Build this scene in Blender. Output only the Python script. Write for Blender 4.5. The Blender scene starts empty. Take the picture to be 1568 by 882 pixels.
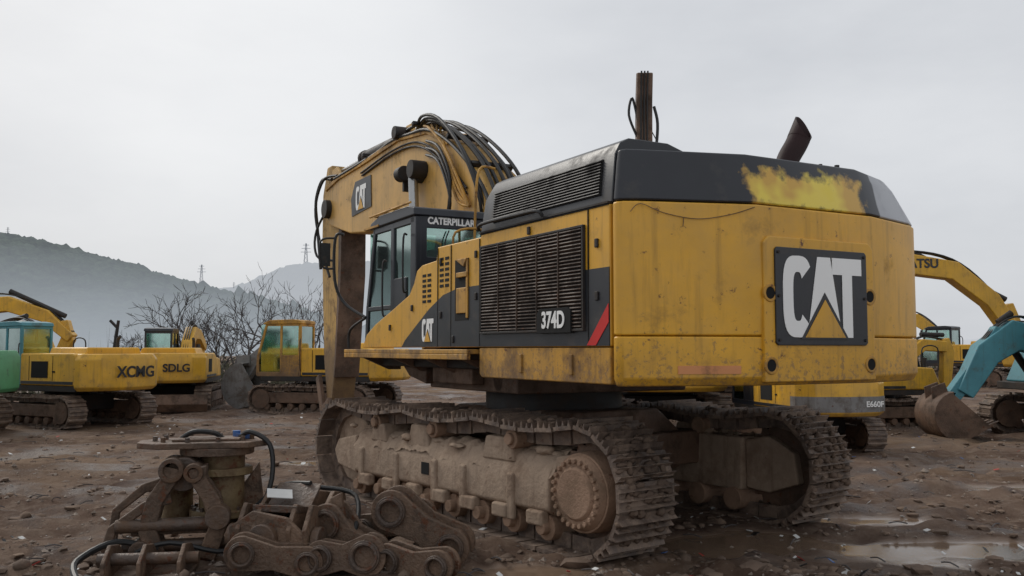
import bpy, math, random, bmesh
from mathutils import Vector, Matrix, noise, Euler
random.seed(7)
R=math.radians
sc=bpy.context.scene
sc.view_settings.view_transform='Standard'
sc.view_settings.look='None'
sc.view_settings.exposure=0

# ------------------------------------------------------------ materials
def nd(nt,t,**k):
    n=nt.nodes.new(t)
    for a,b in k.items(): setattr(n,a,b)
    return n
def c4(c): return (c[0],c[1],c[2],1)
def ramp(nt,src,p0,p1,a=(0,0,0),b=(1,1,1)):
    r=nd(nt,'ShaderNodeValToRGB'); e=r.color_ramp.elements
    e[0].position=max(0,p0); e[1].position=min(1,p1); e[0].color=c4(a); e[1].color=c4(b)
    nt.links.new(src,r.inputs[0]); return r.outputs[0]
def mixc(nt,f,a,b,bt='MIX'):
    m=nd(nt,'ShaderNodeMix',data_type='RGBA',blend_type=bt)
    for s,v in ((m.inputs[0],f),(m.inputs[6],a),(m.inputs[7],b)):
        if hasattr(v,'is_linked'): nt.links.new(v,s)
        elif isinstance(v,(int,float)): s.default_value=v
        else: s.default_value=c4(v)
    return m.outputs[2]
def mth(nt,op,a,b=0.0,clamp=False):
    m=nd(nt,'ShaderNodeMath',operation=op); m.use_clamp=clamp
    for s,v in ((m.inputs[0],a),(m.inputs[1],b)):
        if hasattr(v,'is_linked'): nt.links.new(v,s)
        else: s.default_value=v
    return m.outputs[0]
def noi(nt,scale,detail=6,vec=None,rough=.6):
    n=nd(nt,'ShaderNodeTexNoise'); n.inputs['Scale'].default_value=scale
    n.inputs['Detail'].default_value=detail; n.inputs['Roughness'].default_value=rough
    if vec is not None: nt.links.new(vec,n.inputs['Vector'])
    return n.outputs['Fac']
def mat(name,col,rough=.5,metal=0,dirt=(.11,.07,.045),amt=.3,scale=3.0,streak=0,bump=.15,bscale=40,low=0,rust=0,var=.15,spec=.5,film=0,splat=0):
    m=bpy.data.materials.new(name); m.use_nodes=True; nt=m.node_tree
    b=nt.nodes['Principled BSDF']; b.inputs['Specular IOR Level'].default_value=spec
    tc=nd(nt,'ShaderNodeTexCoord'); v=tc.outputs['Object']
    n1=noi(nt,1.3,4,v)
    base=mixc(nt,ramp(nt,n1,.35,.65),[c*(1-var) for c in col],[min(1,c*(1+var)) for c in col])
    n2=noi(nt,scale,9,v,.68)
    p=.72-amt*.5
    f=ramp(nt,n2,p,p+.16)
    base=mixc(nt,mth(nt,'MULTIPLY',f,.75),base,dirt)
    if film:
        s=ramp(nt,noi(nt,.9,10,v,.72),.38,.66)
        base=mixc(nt,mth(nt,'MULTIPLY',s,film),base,(.36,.25,.13))
    if streak:
        mp=nd(nt,'ShaderNodeMapping'); mp.inputs['Scale'].default_value=(9,9,.7); nt.links.new(v,mp.inputs[0])
        s=ramp(nt,noi(nt,1.6,5,mp.outputs[0]),.52,.8)
        base=mixc(nt,mth(nt,'MULTIPLY',s,streak),base,[c*.55 for c in dirt])
    if rust:
        s=ramp(nt,noi(nt,9,10,v,.75),.64-rust*.1,.70-rust*.1)
        base=mixc(nt,s,base,(.11,.038,.014))
    if low:
        g=nd(nt,'ShaderNodeNewGeometry'); sx=nd(nt,'ShaderNodeSeparateXYZ'); nt.links.new(g.outputs['Position'],sx.inputs[0])
        q=mth(nt,'SUBTRACT',low,sx.outputs[2]); q=mth(nt,'MULTIPLY',q,1.6)
        q2=mth(nt,'ADD',q,mth(nt,'MULTIPLY',mth(nt,'SUBTRACT',n2,.5),2.2),True)
        base=mixc(nt,mth(nt,'MULTIPLY',q2,.8),base,dirt)
        if splat:
            q3=mth(nt,'ADD',mth(nt,'MULTIPLY',q,.5),mth(nt,'MULTIPLY',mth(nt,'SUBTRACT',noi(nt,22,6,v,.7),.52),3.5))
            base=mixc(nt,mth(nt,'MULTIPLY',ramp(nt,q3,.15,.4),splat),base,(.17,.11,.07))
    nt.links.new(base,b.inputs['Base Color'])
    rr=mth(nt,'ADD',rough,mth(nt,'MULTIPLY',f,.3),True); nt.links.new(rr,b.inputs['Roughness'])
    b.inputs['Metallic'].default_value=metal
    if bump:
        bn=nd(nt,'ShaderNodeBump'); bn.inputs['Strength'].default_value=bump; bn.inputs['Distance'].default_value=.02
        nt.links.new(noi(nt,bscale,6,v),bn.inputs['Height']); nt.links.new(bn.outputs[0],b.inputs['Normal'])
    return m
YEL=mat('yellow_paint',(.74,.385,.022),.42,dirt=(.31,.17,.04),amt=.30,streak=.5,bump=.04,low=1.72,rust=.3,var=.1,film=.34,splat=.55)
YELD=mat('yellow_worn',(.55,.28,.03),.55,dirt=(.13,.075,.04),amt=.5,streak=.6,bump=.1,rust=.6,low=1.68,film=.3,splat=.6)
BOOMY=mat('boom_yellow',(.64,.37,.09),.45,dirt=(.17,.11,.055),amt=.32,streak=.5,bump=.06,rust=.3,film=.25)
STKM=mat('stick_worn',(.52,.31,.08),.55,dirt=(.12,.075,.045),amt=.45,streak=.7,bump=.1,rust=.5,low=2.2)
BLK=mat('black_panel',(.020,.022,.027),.38,dirt=(.085,.075,.065),amt=.36,bump=.04,streak=.25)
BLKG=mat('cab_black',(.016,.019,.026),.33,dirt=(.06,.055,.05),amt=.25,bump=.03)
DARK=mat('dark_steel',(.018,.016,.015),.6,dirt=(.06,.042,.032),amt=.5)
HOLE=mat('dark_opening',(.004,.004,.004),.9,amt=0,bump=0)
GRL=mat('grille_rusty',(.07,.04,.024),.6,dirt=(.02,.015,.012),amt=.55,rust=.4)
GRLB=mat('grille_black',(.03,.028,.027),.55,dirt=(.012,.01,.01),amt=.4)
HOSE=mat('rubber_hose',(.014,.014,.014),.5,dirt=(.08,.06,.045),amt=.3,scale=9)
CHR=mat('worn_chrome',(.45,.45,.44),.25,metal=.9,amt=.3)
MUD=mat('track_mud_steel',(.125,.09,.07),.5,dirt=(.29,.21,.155),amt=.56,scale=5,bump=.9,bscale=18,rust=.12,var=.35)
DUST=mat('dusty_frame',(.38,.285,.21),.92,dirt=(.22,.15,.105),amt=.5,scale=2.5,bump=1,bscale=14,streak=.45,rust=.03,var=.2,spec=.2)
DRV=mat('drive_cover',(.34,.22,.15),.85,dirt=(.20,.135,.09),amt=.5,bump=.6,rust=.2,spec=.3)
RUST=mat('rusty_steel',(.13,.078,.05),.6,dirt=(.05,.035,.025),amt=.5,bump=.5,rust=.6,var=.4)
OLDM=mat('oily_steel',(.10,.072,.056),.40,metal=.2,dirt=(.13,.07,.035),amt=.5,bump=.5,rust=.8,var=.35)
PILE=mat('corroded_steel',(.16,.10,.064),.58,dirt=(.05,.036,.027),amt=.5,scale=5,bump=.7,rust=.85,var=.45,streak=.4)
GRN=mat('olive_steel',(.21,.15,.075),.5,dirt=(.09,.05,.025),amt=.6,bump=.4,rust=.9)
WHT=mat('white_decal',(.88,.88,.86),.5,dirt=(.5,.45,.38),amt=.14,bump=0,var=.02)
RED=mat('red_decal',(.62,.02,.015),.5,amt=.1,bump=0)
MAROON=mat('exhaust_maroon',(.022,.008,.008),.6,amt=.2,dirt=(.012,.011,.011),spec=.25)
GRAY=mat('gray_paint',(.21,.205,.20),.55,dirt=(.10,.075,.055),amt=.5,rust=.5,streak=.4)
TEAL=mat('teal_paint',(.07,.25,.30),.5,dirt=(.1,.09,.07),amt=.35,streak=.4,rust=.3)
GREEN=mat('green_paint',(.09,.31,.14),.5,dirt=(.1,.09,.07),amt=.35,streak=.3)
FYEL=mat('machine_yellow',(.72,.39,.02),.45,dirt=(.30,.18,.06),amt=.36,streak=.5,bump=.05,low=1.0,rust=.25,film=.28)
BLUE=mat('blue_fitting',(.03,.12,.35),.4,amt=.4)
REDL=mat('litter_red',(.45,.04,.03),.6,amt=.3,bump=0)
ROCK=mat('stone',(.27,.22,.18),.85,dirt=(.12,.085,.065),amt=.5,bump=.3)
CLOD=mat('mud_clods',(.14,.098,.073),.8,dirt=(.23,.165,.12),amt=.5,bump=.6,bscale=30,var=.35,spec=.25)
LIT=mat('litter_white',(.65,.65,.63),.7,dirt=(.2,.17,.13),amt=.35,bump=0)
BARK=mat('bare_bark',(.10,.09,.088),.9,dirt=(.055,.05,.045),amt=.4)
SCRUB=mat('scrub',(.085,.09,.06),.95,dirt=(.16,.14,.10),amt=.6,scale=1,bump=0)
PAN=mat('pink_patch',(.62,.26,.10),.5,amt=.4,bump=0)
def glassmat():
    m=bpy.data.materials.new('cab_glass'); m.use_nodes=True; nt=m.node_tree; nt.nodes.clear()
    o=nd(nt,'ShaderNodeOutputMaterial'); t=nd(nt,'ShaderNodeBsdfTransparent'); t.inputs[0].default_value=(.55,.80,.72,1)
    g=nd(nt,'ShaderNodeBsdfGlossy'); g.inputs['Roughness'].default_value=.07; g.inputs[0].default_value=(.78,.95,.90,1)
    x=nd(nt,'ShaderNodeMixShader'); f=nd(nt,'ShaderNodeFresnel'); f.inputs[0].default_value=1.5
    tc=nd(nt,'ShaderNodeTexCoord'); a=mth(nt,'ADD',f.outputs[0],mth(nt,'ADD',.20,mth(nt,'MULTIPLY',noi(nt,1.6,4,tc.outputs['Object']),.35)),True); nt.links.new(a,x.inputs[0])
    nt.links.new(t.outputs[0],x.inputs[1]); nt.links.new(g.outputs[0],x.inputs[2]); nt.links.new(x.outputs[0],o.inputs[0]); return m
GLS=glassmat()
def capmat():
    m=mat('hood_cap_black',(.022,.024,.030),.36,dirt=(.07,.065,.06),amt=.34,bump=.03)
    nt=m.node_tree; b=nt.nodes['Principled BSDF']; src=b.inputs['Base Color'].links[0].from_socket
    tc=nd(nt,'ShaderNodeTexCoord'); sx=nd(nt,'ShaderNodeSeparateXYZ'); nt.links.new(tc.outputs['Object'],sx.inputs[0])
    n=noi(nt,7,5,tc.outputs['Object'])
    nn=mth(nt,'MULTIPLY',mth(nt,'SUBTRACT',n,.5),.9)
    dx=mth(nt,'ABSOLUTE',mth(nt,'SUBTRACT',sx.outputs[0],1.58)); dz=mth(nt,'ABSOLUTE',mth(nt,'SUBTRACT',sx.outputs[2],2.90))
    d=mth(nt,'MAXIMUM',mth(nt,'SUBTRACT',dx,.60),mth(nt,'SUBTRACT',dz,.14)); d=mth(nt,'ADD',d,mth(nt,'MULTIPLY',nn,.40))
    f=ramp(nt,mth(nt,'ADD',mth(nt,'MULTIPLY',d,-6),.5,True),.25,.70)
    y=mixc(nt,ramp(nt,noi(nt,3.1,2,tc.outputs['Object']),.42,.58),(.62,.37,.07),(.80,.62,.09))
    c=mixc(nt,f,src,y)
    g=mth(nt,'ADD',mth(nt,'MULTIPLY',mth(nt,'SUBTRACT',sx.outputs[0],2.44),40),.5,True)
    c=mixc(nt,g,c,(.38,.39,.41)); nt.links.new(c,b.inputs['Base Color']); return m
CAP=capmat()

# ------------------------------------------------------------ geometry helpers (each returns (verts,faces))
def g_prism(pts,axis,a0,a1):
    n=len(pts)
    def P(p,a):
        return {'x':(a,p[0],p[1]),'y':(p[0],a,p[1]),'z':(p[0],p[1],a)}[axis]
    v=[P(p,a0) for p in pts]+[P(p,a1) for p in pts]
    f=[list(range(n)),list(range(2*n-1,n-1,-1))]+[[i,(i+1)%n,n+(i+1)%n,n+i] for i in range(n)]
    return v,f
def g_box(x0,x1,y0,y1,z0,z1): return g_prism([(x0,y0),(x1,y0),(x1,y1),(x0,y1)],'z',z0,z1)
def g_obox(c,s,rot=(0,0,0)):
    M=Euler(rot).to_matrix(); c=Vector(c)
    v,f=g_box(-s[0]/2,s[0]/2,-s[1]/2,s[1]/2,-s[2]/2,s[2]/2)
    return [tuple(M@Vector(p)+c) for p in v],f
def g_loft(rings):
    n=len(rings[0]); v=[p for r in rings for p in r]; f=[]
    for k in range(len(rings)-1):
        for i in range(n):
            j=(i+1)%n; f.append([k*n+i,k*n+j,(k+1)*n+j,(k+1)*n+i])
    f.append(list(range(n))); f.append([(len(rings)-1)*n+i for i in range(n-1,-1,-1)]); return v,f
def frame(d):
    d=d.normalized(); a=Vector((0,0,1)) if abs(d.z)<.9 else Vector((1,0,0))
    u=d.cross(a).normalized(); w=d.cross(u).normalized(); return u,w
def g_cyl(p1,p2,r,r2=None,seg=20):
    p1=Vector(p1);p2=Vector(p2);u,w=frame(p2-p1); r2=r if r2 is None else r2
    rs=[[tuple(p+(u*math.cos(2*math.pi*i/seg)+w*math.sin(2*math.pi*i/seg))*q) for i in range(seg)] for p,q in ((p1,r),(p2,r2))]
    return g_loft(rs)
def g_ann(p1,p2,ro,ri,seg=24):
    p1=Vector(p1);p2=Vector(p2);u,w=frame(p2-p1)
    v=[];f=[]
    for p,q in ((p1,ro),(p2,ro),(p2,ri),(p1,ri)):
        v+=[tuple(p+(u*math.cos(2*math.pi*i/seg)+w*math.sin(2*math.pi*i/seg))*q) for i in range(seg)]
    for k in range(4):
        k2=(k+1)%4
        for i in range(seg):
            j=(i+1)%seg; f.append([k*seg+i,k*seg+j,k2*seg+j,k2*seg+i])
    return v,f
def smoothpath(pts,k=5):
    pts=[Vector(p) for p in pts]; out=[]
    for i in range(len(pts)-1):
        p0=pts[max(0,i-1)];p1=pts[i];p2=pts[i+1];p3=pts[min(len(pts)-1,i+2)]
        for j in range(k):
            t=j/k
            out.append(.5*((2*p1)+(p2-p0)*t+(2*p0-5*p1+4*p2-p3)*t*t+(3*p1-p0-3*p2+p3)*t**3))
    out.append(pts[-1]); return out
def g_tube(pts,r,seg=8,k=5,r2=None,smooth=True):
    P=smoothpath(pts,k) if smooth else [Vector(p) for p in pts]
    u=None; rings=[]; N=len(P)
    for i,p in enumerate(P):
        d=(P[min(i+1,N-1)]-P[max(i-1,0)]).normalized()
        if u is None: u,_=frame(d)
        u=(u-d*u.dot(d)).normalized(); w=d.cross(u)
        q=r if r2 is None else r+(r2-r)*i/(N-1)
        rings.append([tuple(p+(u*math.cos(2*math.pi*a/seg)+w*math.sin(2*math.pi*a/seg))*q) for a in range(seg)])
    return g_loft(rings)
ICO={}
def g_lump(c,rx,ry,rz,seed,sub=2):
    if sub not in ICO:
        bm=bmesh.new(); bmesh.ops.create_icosphere(bm,subdivisions=sub,radius=1)
        ICO[sub]=([q.co.copy() for q in bm.verts],[[w.index for w in fc.verts] for fc in bm.faces]); bm.free()
    v=[]
    for q in ICO[sub][0]:
        k=1+.45*noise.noise(q*1.7+Vector((seed*3.1,seed,0)))
        v.append((c[0]+q.x*rx*k,c[1]+q.y*ry*k,c[2]+q.z*rz*k))
    return v,[list(f) for f in ICO[sub][1]]
def mk(name,geos,m,parent=None,bevel=0,seg=2,xf=None,sharp=32):
    if isinstance(geos,tuple): geos=[geos]
    V=[];F=[]
    for v,f in geos:
        o=len(V); V+=list(v); F+=[[i+o for i in q] for q in f]
    if xf is not None: V=[tuple(xf@Vector(p)) for p in V]
    me=bpy.data.meshes.new(name); me.from_pydata(V,[],F)
    bm=bmesh.new(); bm.from_mesh(me); bmesh.ops.recalc_face_normals(bm,faces=bm.faces); bm.to_mesh(me); bm.free()
    me.materials.append(m)
    for p in me.polygons: p.use_smooth=True
    me.set_sharp_from_angle(angle=R(sharp))
    ob=bpy.data.objects.new(name,me); sc.collection.objects.link(ob)
    if parent: ob.parent=parent
    if bevel:
        b=ob.modifiers.new('bevel','BEVEL'); b.width=bevel; b.segments=seg; b.limit_method='ANGLE'; b.angle_limit=R(30); b.harden_normals=True
    return ob
def empty(name,loc=(0,0,0),rz=0,s=1,parent=None):
    e=bpy.data.objects.new(name,None); e.location=loc; e.rotation_euler=(0,0,rz); e.scale=(s,s,s)
    sc.collection.objects.link(e); e.parent=parent; e.empty_display_size=.3; return e
SIDE=Matrix(((0,0,-1),(-1,0,0),(0,1,0)))
SIDER=Matrix(((0,0,1),(1,0,0),(0,1,0)))
REAR=Matrix(((1,0,0),(0,0,-1),(0,1,0)))
def text(s,size,loc,rot,m,parent,bold=.02,sx=1,name='lettering'):
    cu=bpy.data.curves.new('t','FONT'); cu.body=s; cu.size=size; cu.offset=bold*size; cu.extrude=.002
    cu.align_x='CENTER'; cu.align_y='CENTER'
    to=bpy.data.objects.new('t',cu); sc.collection.objects.link(to)
    bpy.context.view_layer.update()
    me=bpy.data.meshes.new_from_object(to); bpy.data.objects.remove(to)
    M=rot.to_4x4(); M.translation=Vector(loc)
    me.transform(M@Matrix.Diagonal((sx,1,1,1))); me.name=name; me.materials.clear(); me.materials.append(m)
    ob=bpy.data.objects.new(name,me); sc.collection.objects.link(ob); ob.parent=parent; return ob
def logo(loc,h,rot,parent,sx=.78):
    M=rot.to_4x4(); M.translation=Vector(loc)
    S=M@Matrix.Diagonal((h*sx,h,1,1))@Matrix.Translation((-.86,-.5,0))
    th0=R(38)
    def se(a,w,hh,e=.62):
        c,s=math.cos(a),math.sin(a); return (.31+w*math.copysign(abs(c)**e,c),.5+hh*math.copysign(abs(s)**e,s))
    A=[th0+(2*math.pi-2*th0)*i/28 for i in range(29)]
    C=[se(a,.31,.5) for a in A]+[se(a,.10,.30) for a in reversed(A)]
    g=[g_prism(C,'z',0,.004),g_prism([(.50,0),(.74,1),(1.02,1),(1.26,0)],'z',.0,.004),
       g_prism([(1.06,1),(1.72,1),(1.72,.79),(1.5,.79),(1.5,0),(1.28,0),(1.28,.79),(1.06,.79)],'z',0.001,.005)]
    mk('logo_letters',g,WHT,parent,xf=S)
    mk('logo_outline',g_prism([(.36,-.02),(1.40,-.02),(.88,.56)],'z',.004,.0075),BLK,parent,xf=S)
    mk('logo_triangle',g_prism([(.44,-.0),(1.32,-.0),(.88,.47)],'z',.008,.011),YEL,parent,xf=S)
def thick(pl):
    up=[];dn=[]
    for i,(y,z,w) in enumerate(pl):
        a=pl[max(0,i-1)];b=pl[min(len(pl)-1,i+1)]
        d=Vector((b[0]-a[0],b[1]-a[1])).normalized(); n=Vector((-d.y,d.x))
        up.append((y+n.x*w/2,z+n.y*w/2)); dn.append((y-n.x*w/2,z-n.y*w/2))
    return up+dn[::-1]

# ------------------------------------------------------------ track builder (local: y forward, z up)
def track(parent,xc,W,L,H,N,m,ribs=3,th=.035,sag=.05,wob=0.0):
    r=H/2; path=[]
    y0=-L/2+r; y1=L/2-r
    path+=[(y1-(y1-y0)*i/40,.0) for i in range(40)]
    path+=[(y0-r*math.sin(math.pi*i/20),r-r*math.cos(math.pi*i/20)) for i in range(20)]
    path+=[(y0+(y1-y0)*i/40,H-sag*abs(math.sin(math.pi*3*i/40))) for i in range(40)]
    path+=[(y1+r*math.sin(math.pi*i/20),r+r*math.cos(math.pi*i/20)) for i in range(20)]
    P=[Vector(p) for p in path]; P.append(P[0]); D=[0]
    for i in range(len(P)-1): D.append(D[-1]+(P[i+1]-P[i]).length)
    T=D[-1]; pitch=T/N
    def at(d):
        d%=T
        for i in range(len(P)-1):
            if D[i+1]>=d:
                t=(d-D[i])/(D[i+1]-D[i]+1e-9); return P[i].lerp(P[i+1],t)
    G=[];K=[]
    for k in range(N):
        a=at(k*pitch+.05*pitch);b=at((k+1)*pitch-.05*pitch); c=(a+b)/2; t=(b-a).normalized(); n=Vector((t.y,-t.x))
        if n.dot(c-Vector((max(y0,min(y1,c.x)),r)))<0: n=-n
        t=(t+n*random.uniform(-wob,wob)*6).normalized(); n=Vector((t.y,-t.x)) if n.dot(Vector((t.y,-t.x)))>0 else Vector((-t.y,t.x))
        def q(u,w): p=c+t*u+n*w; return (p.x,p.y)
        h=(b-a).length/2; j=random.uniform(-wob,wob)
        pr=[q(-h,-th),q(-h,0)]
        for e in range(ribs):
            u0=-h+2*h*(e+.12)/ribs if ribs>1 else -.2*h; u1=u0+2*h*.28/ribs
            hh=.045 if e<ribs-1 or ribs==1 else .06
            pr+=[q(u0,0),q(u0+.01,hh*th/.035),q(u1-.006,hh*th/.035),q(u1+.01,0)]
        pr+=[q(h,0),q(h,-th)]
        G.append(g_prism(pr,'x',xc-W/2+j,xc+W/2+j))
        K.append(g_prism([q(-h*1.1,-th-.12),q(-h*1.1,-th+.002),q(h*.9,-th+.002),q(h*.9,-th-.12)],'x',xc-W*.18,xc-W*.10))
        K.append(g_prism([q(-h*1.1,-th-.12),q(-h*1.1,-th+.002),q(h*.9,-th+.002),q(h*.9,-th-.12)],'x',xc+W*.10,xc+W*.18))
    mk('track_shoes',G,m,parent,bevel=0); mk('track_chain',K,m,parent)

# ------------------------------------------------------------ bucket
def g_bucket(c,s,ang,x0,x1):
    A=Matrix.Rotation(ang,2)
    def q(p): v=A@Vector(p)*s; return (v.x+c[0],v.y+c[1])
    out=[(-.15,.55)]+[(.62*math.cos(R(a))*.95,.62*math.sin(R(a))) for a in range(110,-75,-15)]+[(-.55,-.58)]
    inn=[(p[0]*.93-.01,p[1]*.93) for p in out][::-1]
    g=[g_prism([q(p) for p in out+inn],'x',x0,x1)]
    side=[q(p) for p in out]
    g+=[g_prism(side,'x',x0-.01,x0+.03),g_prism(side,'x',x1-.03,x1+.01)]
    n=5
    for i in range(n):
        xx=x0+(x1-x0)*(i+.5)/n
        g.append(g_prism([q((-.5,-.62)),q((-.5,-.52)),q((-.82,-.56))],'x',xx-.05,xx+.05))
    g.append(g_prism([q((-.2,.5)),q((-.25,.8)),q((.1,.85)),q((.25,.5))],'x',(x0+x1)/2-.2,(x0+x1)/2-.15))
    g.append(g_prism([q((-.2,.5)),q((-.25,.8)),q((.1,.85)),q((.25,.5))],'x',(x0+x1)/2+.15,(x0+x1)/2+.2))
    return g

# ============================================================ MAIN EXCAVATOR
EX=empty('excavator')
UC=empty('undercarriage',(.462,10.19,-.02),R(38),1,EX)
L=5.27;H=1.10
for sx in (-1,1):
    track(UC,sx*1.27,.63,L,H,48,MUD,3,.035,.07,.008)
    X=lambda a: sx*a
    G=[]
    cs=[(1.42,.28),(1.53,.34),(1.53,.62),(1.44,.78),(1.36,.82),(1.08,.82),(1.05,.28)]
    G.append(g_prism([(X(a),b) for a,b in cs],'y',-1.72,1.75))
    G.append(g_prism([(1.75,.3),(1.75,.74),(2.2,.66),(2.3,.52),(2.2,.36)],'x',X(1.10),X(1.50)))
    G.append(g_prism([(-1.72,.3),(-1.72,.8),(-2.0,.85),(-2.3,.7),(-2.35,.4),(-2.0,.28)],'x',X(1.12),X(1.46)))
    for yy,w,h in ((-.95,.5,.10),(.42,.42,.12),(1.25,.35,.08)):
        G.append(g_prism([(yy-w/2,.7),(yy-w/2+.06,.82+h),(yy+w/2-.06,.82+h),(yy+w/2,.7)],'x',X(1.15),X(1.50)))
    for yy in (-1.2,-.45,.05,.8,1.55):
        G.append(g_box(min(X(1.50),X(1.56)),max(X(1.50),X(1.56)),yy-.05,yy+.05,.2,.62))
    for yy in [-1.55+.5*i for i in range(7)]:
        G.append(g_obox((X(1.52),yy,.27),(.10,.22,.13)))
    mk('track_frame',G,DUST,UC,bevel=.025,seg=2)
    mk('frame_slot',[g_box(min(X(1.50),X(1.535)),max(X(1.50),X(1.535)),.16,.3,.45,.57)],HOLE,UC)
    rl=[]
    for i in range(8):
        y=-1.62+i*.47
        rl+=[g_cyl((X(1.02),y,.19),(X(1.48),y,.19),.115,seg=18),g_cyl((X(1.47),y,.19),(X(1.55),y,.19),.06,seg=14)]
    for y in (-1.15,.15,1.3):
        rl+=[g_cyl((X(1.05),y,.91),(X(1.50),y,.91),.09,seg=18),g_cyl((X(1.5),y,.91),(X(1.54),y,.91),.055,seg=14)]
    mk('rollers',rl,DRV,UC,bevel=.01)
    mk('idler',[g_cyl((X(1.2),2.08,.54),(X(1.34),2.08,.54),.42,seg=32),g_cyl((X(1.1),2.08,.54),(X(1.45),2.08,.54),.14)],DUST,UC,bevel=.02)
    yc=-2.09;zc=.54
    t=[]
    for i in range(42):
        a=2*math.pi*i/42; rr=.45 if i%2 else .39
        t.append((yc+rr*math.cos(a),zc+rr*math.sin(a)))
    mk('sprocket',[g_prism(t,'x',X(1.22),X(1.32))],RUST,UC)
    d=[g_cyl((X(1.25),yc,zc),(X(1.50),yc,zc),.345,.325,36),g_cyl((X(1.50),yc,zc),(X(1.56),yc,zc),.31,.28,36),g_cyl((X(1.56),yc,zc),(X(1.585),yc,zc),.225,.20,32)]
    for i in range(24):
        a=2*math.pi*i/24; d.append(g_cyl((X(1.54),yc+.265*math.cos(a),zc+.265*math.sin(a)),(X(1.59),yc+.262*math.cos(a),zc+.262*math.sin(a)),.022,seg=6))
    mk('final_drive',d,DRV,UC,bevel=.006)
    V=[];F=[];NY=150;NX=10
    for i in range(NY+1):
        yy=-1.74+3.5*i/NY
        for j in range(NX+1):
            xx=1.10+.425*j/NX
            zz=.82 if xx<1.36 else (.82-(xx-1.36)*.5 if xx<1.44 else .78-(xx-1.44)*1.8)
            q=noise.noise(Vector((xx*3,yy*1.7,sx*9)))+.5*noise.noise(Vector((xx*9,yy*7,sx*4)))+.25*noise.noise(Vector((xx*25,yy*25,2)))
            V.append((X(xx+.004*(j==NX)),yy,zz-.015+.10*max(-.12,q+.15)))
    for i in range(NY):
        for j in range(NX): F.append([i*(NX+1)+j,(i+1)*(NX+1)+j,(i+1)*(NX+1)+j+1,i*(NX+1)+j+1])
    mk('caked_mud',[(V,F)],DUST,UC,sharp=120)
    lm=[]
    for i in range(34):
        lm.append(g_lump((X(random.uniform(1.15,1.50)),random.uniform(-1.7,1.9),random.uniform(.74,.84)),random.uniform(.03,.07),random.uniform(.04,.12),random.uniform(.02,.05),i+sx*50))
    mk('mud_lumps',lm,DUST,UC,sharp=80)
    lm=[]
    for i in range(120):
        yy=random.uniform(-2.1,2.3); lm.append(g_lump((X(random.uniform(1.0,1.55)),yy,H-.03+random.uniform(-.02,.02)),random.uniform(.02,.07),random.uniform(.02,.08),random.uniform(.015,.045),i+sx*90,1))
    for i in range(170):
        a=random.uniform(-1.5,1.5); yy=-L/2+H/2-(H/2)*math.cos(a); zz=H/2+(H/2)*math.sin(a)
        lm.append(g_lump((X(random.uniform(.98,1.56)),yy,zz),random.uniform(.02,.07),random.uniform(.015,.04),random.uniform(.015,.05),i+sx*70,1))
    mk('track_clods',lm,CLOD,UC,sharp=80)
mk('car_body',[g_prism([(-.95,.45),(-.95,.85),(-.6,1.1),(.6,1.1),(.95,.85),(.95,.45)],'y',-1.0,1.0),
   g_box(-1.2,1.2,-1.15,-.75,.5,.85),g_box(-1.2,1.2,.75,1.15,.5,.85)],RUST,UC,bevel=.03)
mk('swing_bearing',[g_cyl((0,0,1.08),(0,0,1.34),.75,seg=48),g_cyl((0,0,1.3),(0,0,1.46),.8,seg=48)],DARK,UC,bevel=.01)

HO=empty('upper_structure',(.732,6.7,0),R(29),1,EX)
mk('revolving_frame',[g_box(.12,3.08,.05,2.2,1.46,1.74),g_box(.9,2.3,2.15,5.0,1.40,1.72),g_box(.25,3.0,2.2,5.3,1.5,1.66)],DARK,HO,bevel=.02)
mk('underside_parts',[g_box(.5,2.6,2.3,4.4,1.26,1.5),g_cyl((.5,2.7,1.38),(1.1,2.7,1.38),.12),g_prism([(4.3,1.5),(4.3,1.3),(4.8,1.38),(5.0,1.5)],'x',.4,.9),g_box(.35,.5,3.0,4.0,1.33,1.52)],RUST,HO,bevel=.02)
mk('engine_bay',[g_box(.09,3.11,.06,3.08,1.72,2.735)],DARK,HO)
mk('lower_skirt',[g_prism([(.03,1.44),(.03,1.715),(2.15,1.715),(2.15,1.47),(2.1,1.44)],'x',0.004,.12)],YELD,HO,bevel=.012)
mk('skirt_latches',[g_box(-.012,.02,y-.02,y+.02,1.5,1.66) for y in (.55,1.35)],YELD,HO,bevel=.006)
side=[(.02,1.72),(.02,2.78),(2.11,2.78),(2.12,2.755),(3.1,2.755),(3.13,2.62),(3.5,2.60),(3.64,2.55),(3.72,2.42),(3.85,2.30),(4.36,2.15),(4.9,2.0),(5.2,1.88),(5.35,1.72)]
mk('side_panel',[g_prism(side,'x',0,.1)],YEL,HO,bevel=.015)
mk('side_panel_far',[g_prism([(.02,1.44),(.02,2.78),(3.0,2.78),(3.1,2.5),(4.8,2.5),(4.8,1.5)],'x',3.1,3.2)],YEL,HO,bevel=.015)
blk=[(.026,1.726),(.026,2.31),(2.6,2.30),(2.95,2.25),(3.3,2.12),(3.65,1.95),(3.95,1.8),(4.05,1.726)]
mk('black_stripe',[g_prism(blk,'x',-.005,.02)],BLK,HO)
mk('red_stripe',[g_prism([(.032,2.04),(.032,1.90),(.20,1.73),(.32,1.73)],'x',-.009,.0)],RED,HO)
mk('panel_seams',[g_box(-.0075,.01,y-.006,y+.006,1.73,z) for y,z in ((.30,2.77),(2.13,2.74),(3.08,2.74),(2.76,2.74))]+[g_box(-.0075,.01,.03,2.12,2.772,2.781)],HOLE,HO)
y0,y1,z0,z1=.36,2.06,1.86,2.64
mk('side_grille_back',[g_box(-.010,.01,y0,y1,z0,z1)],HOLE,HO)
sl=[]
n=27
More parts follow.
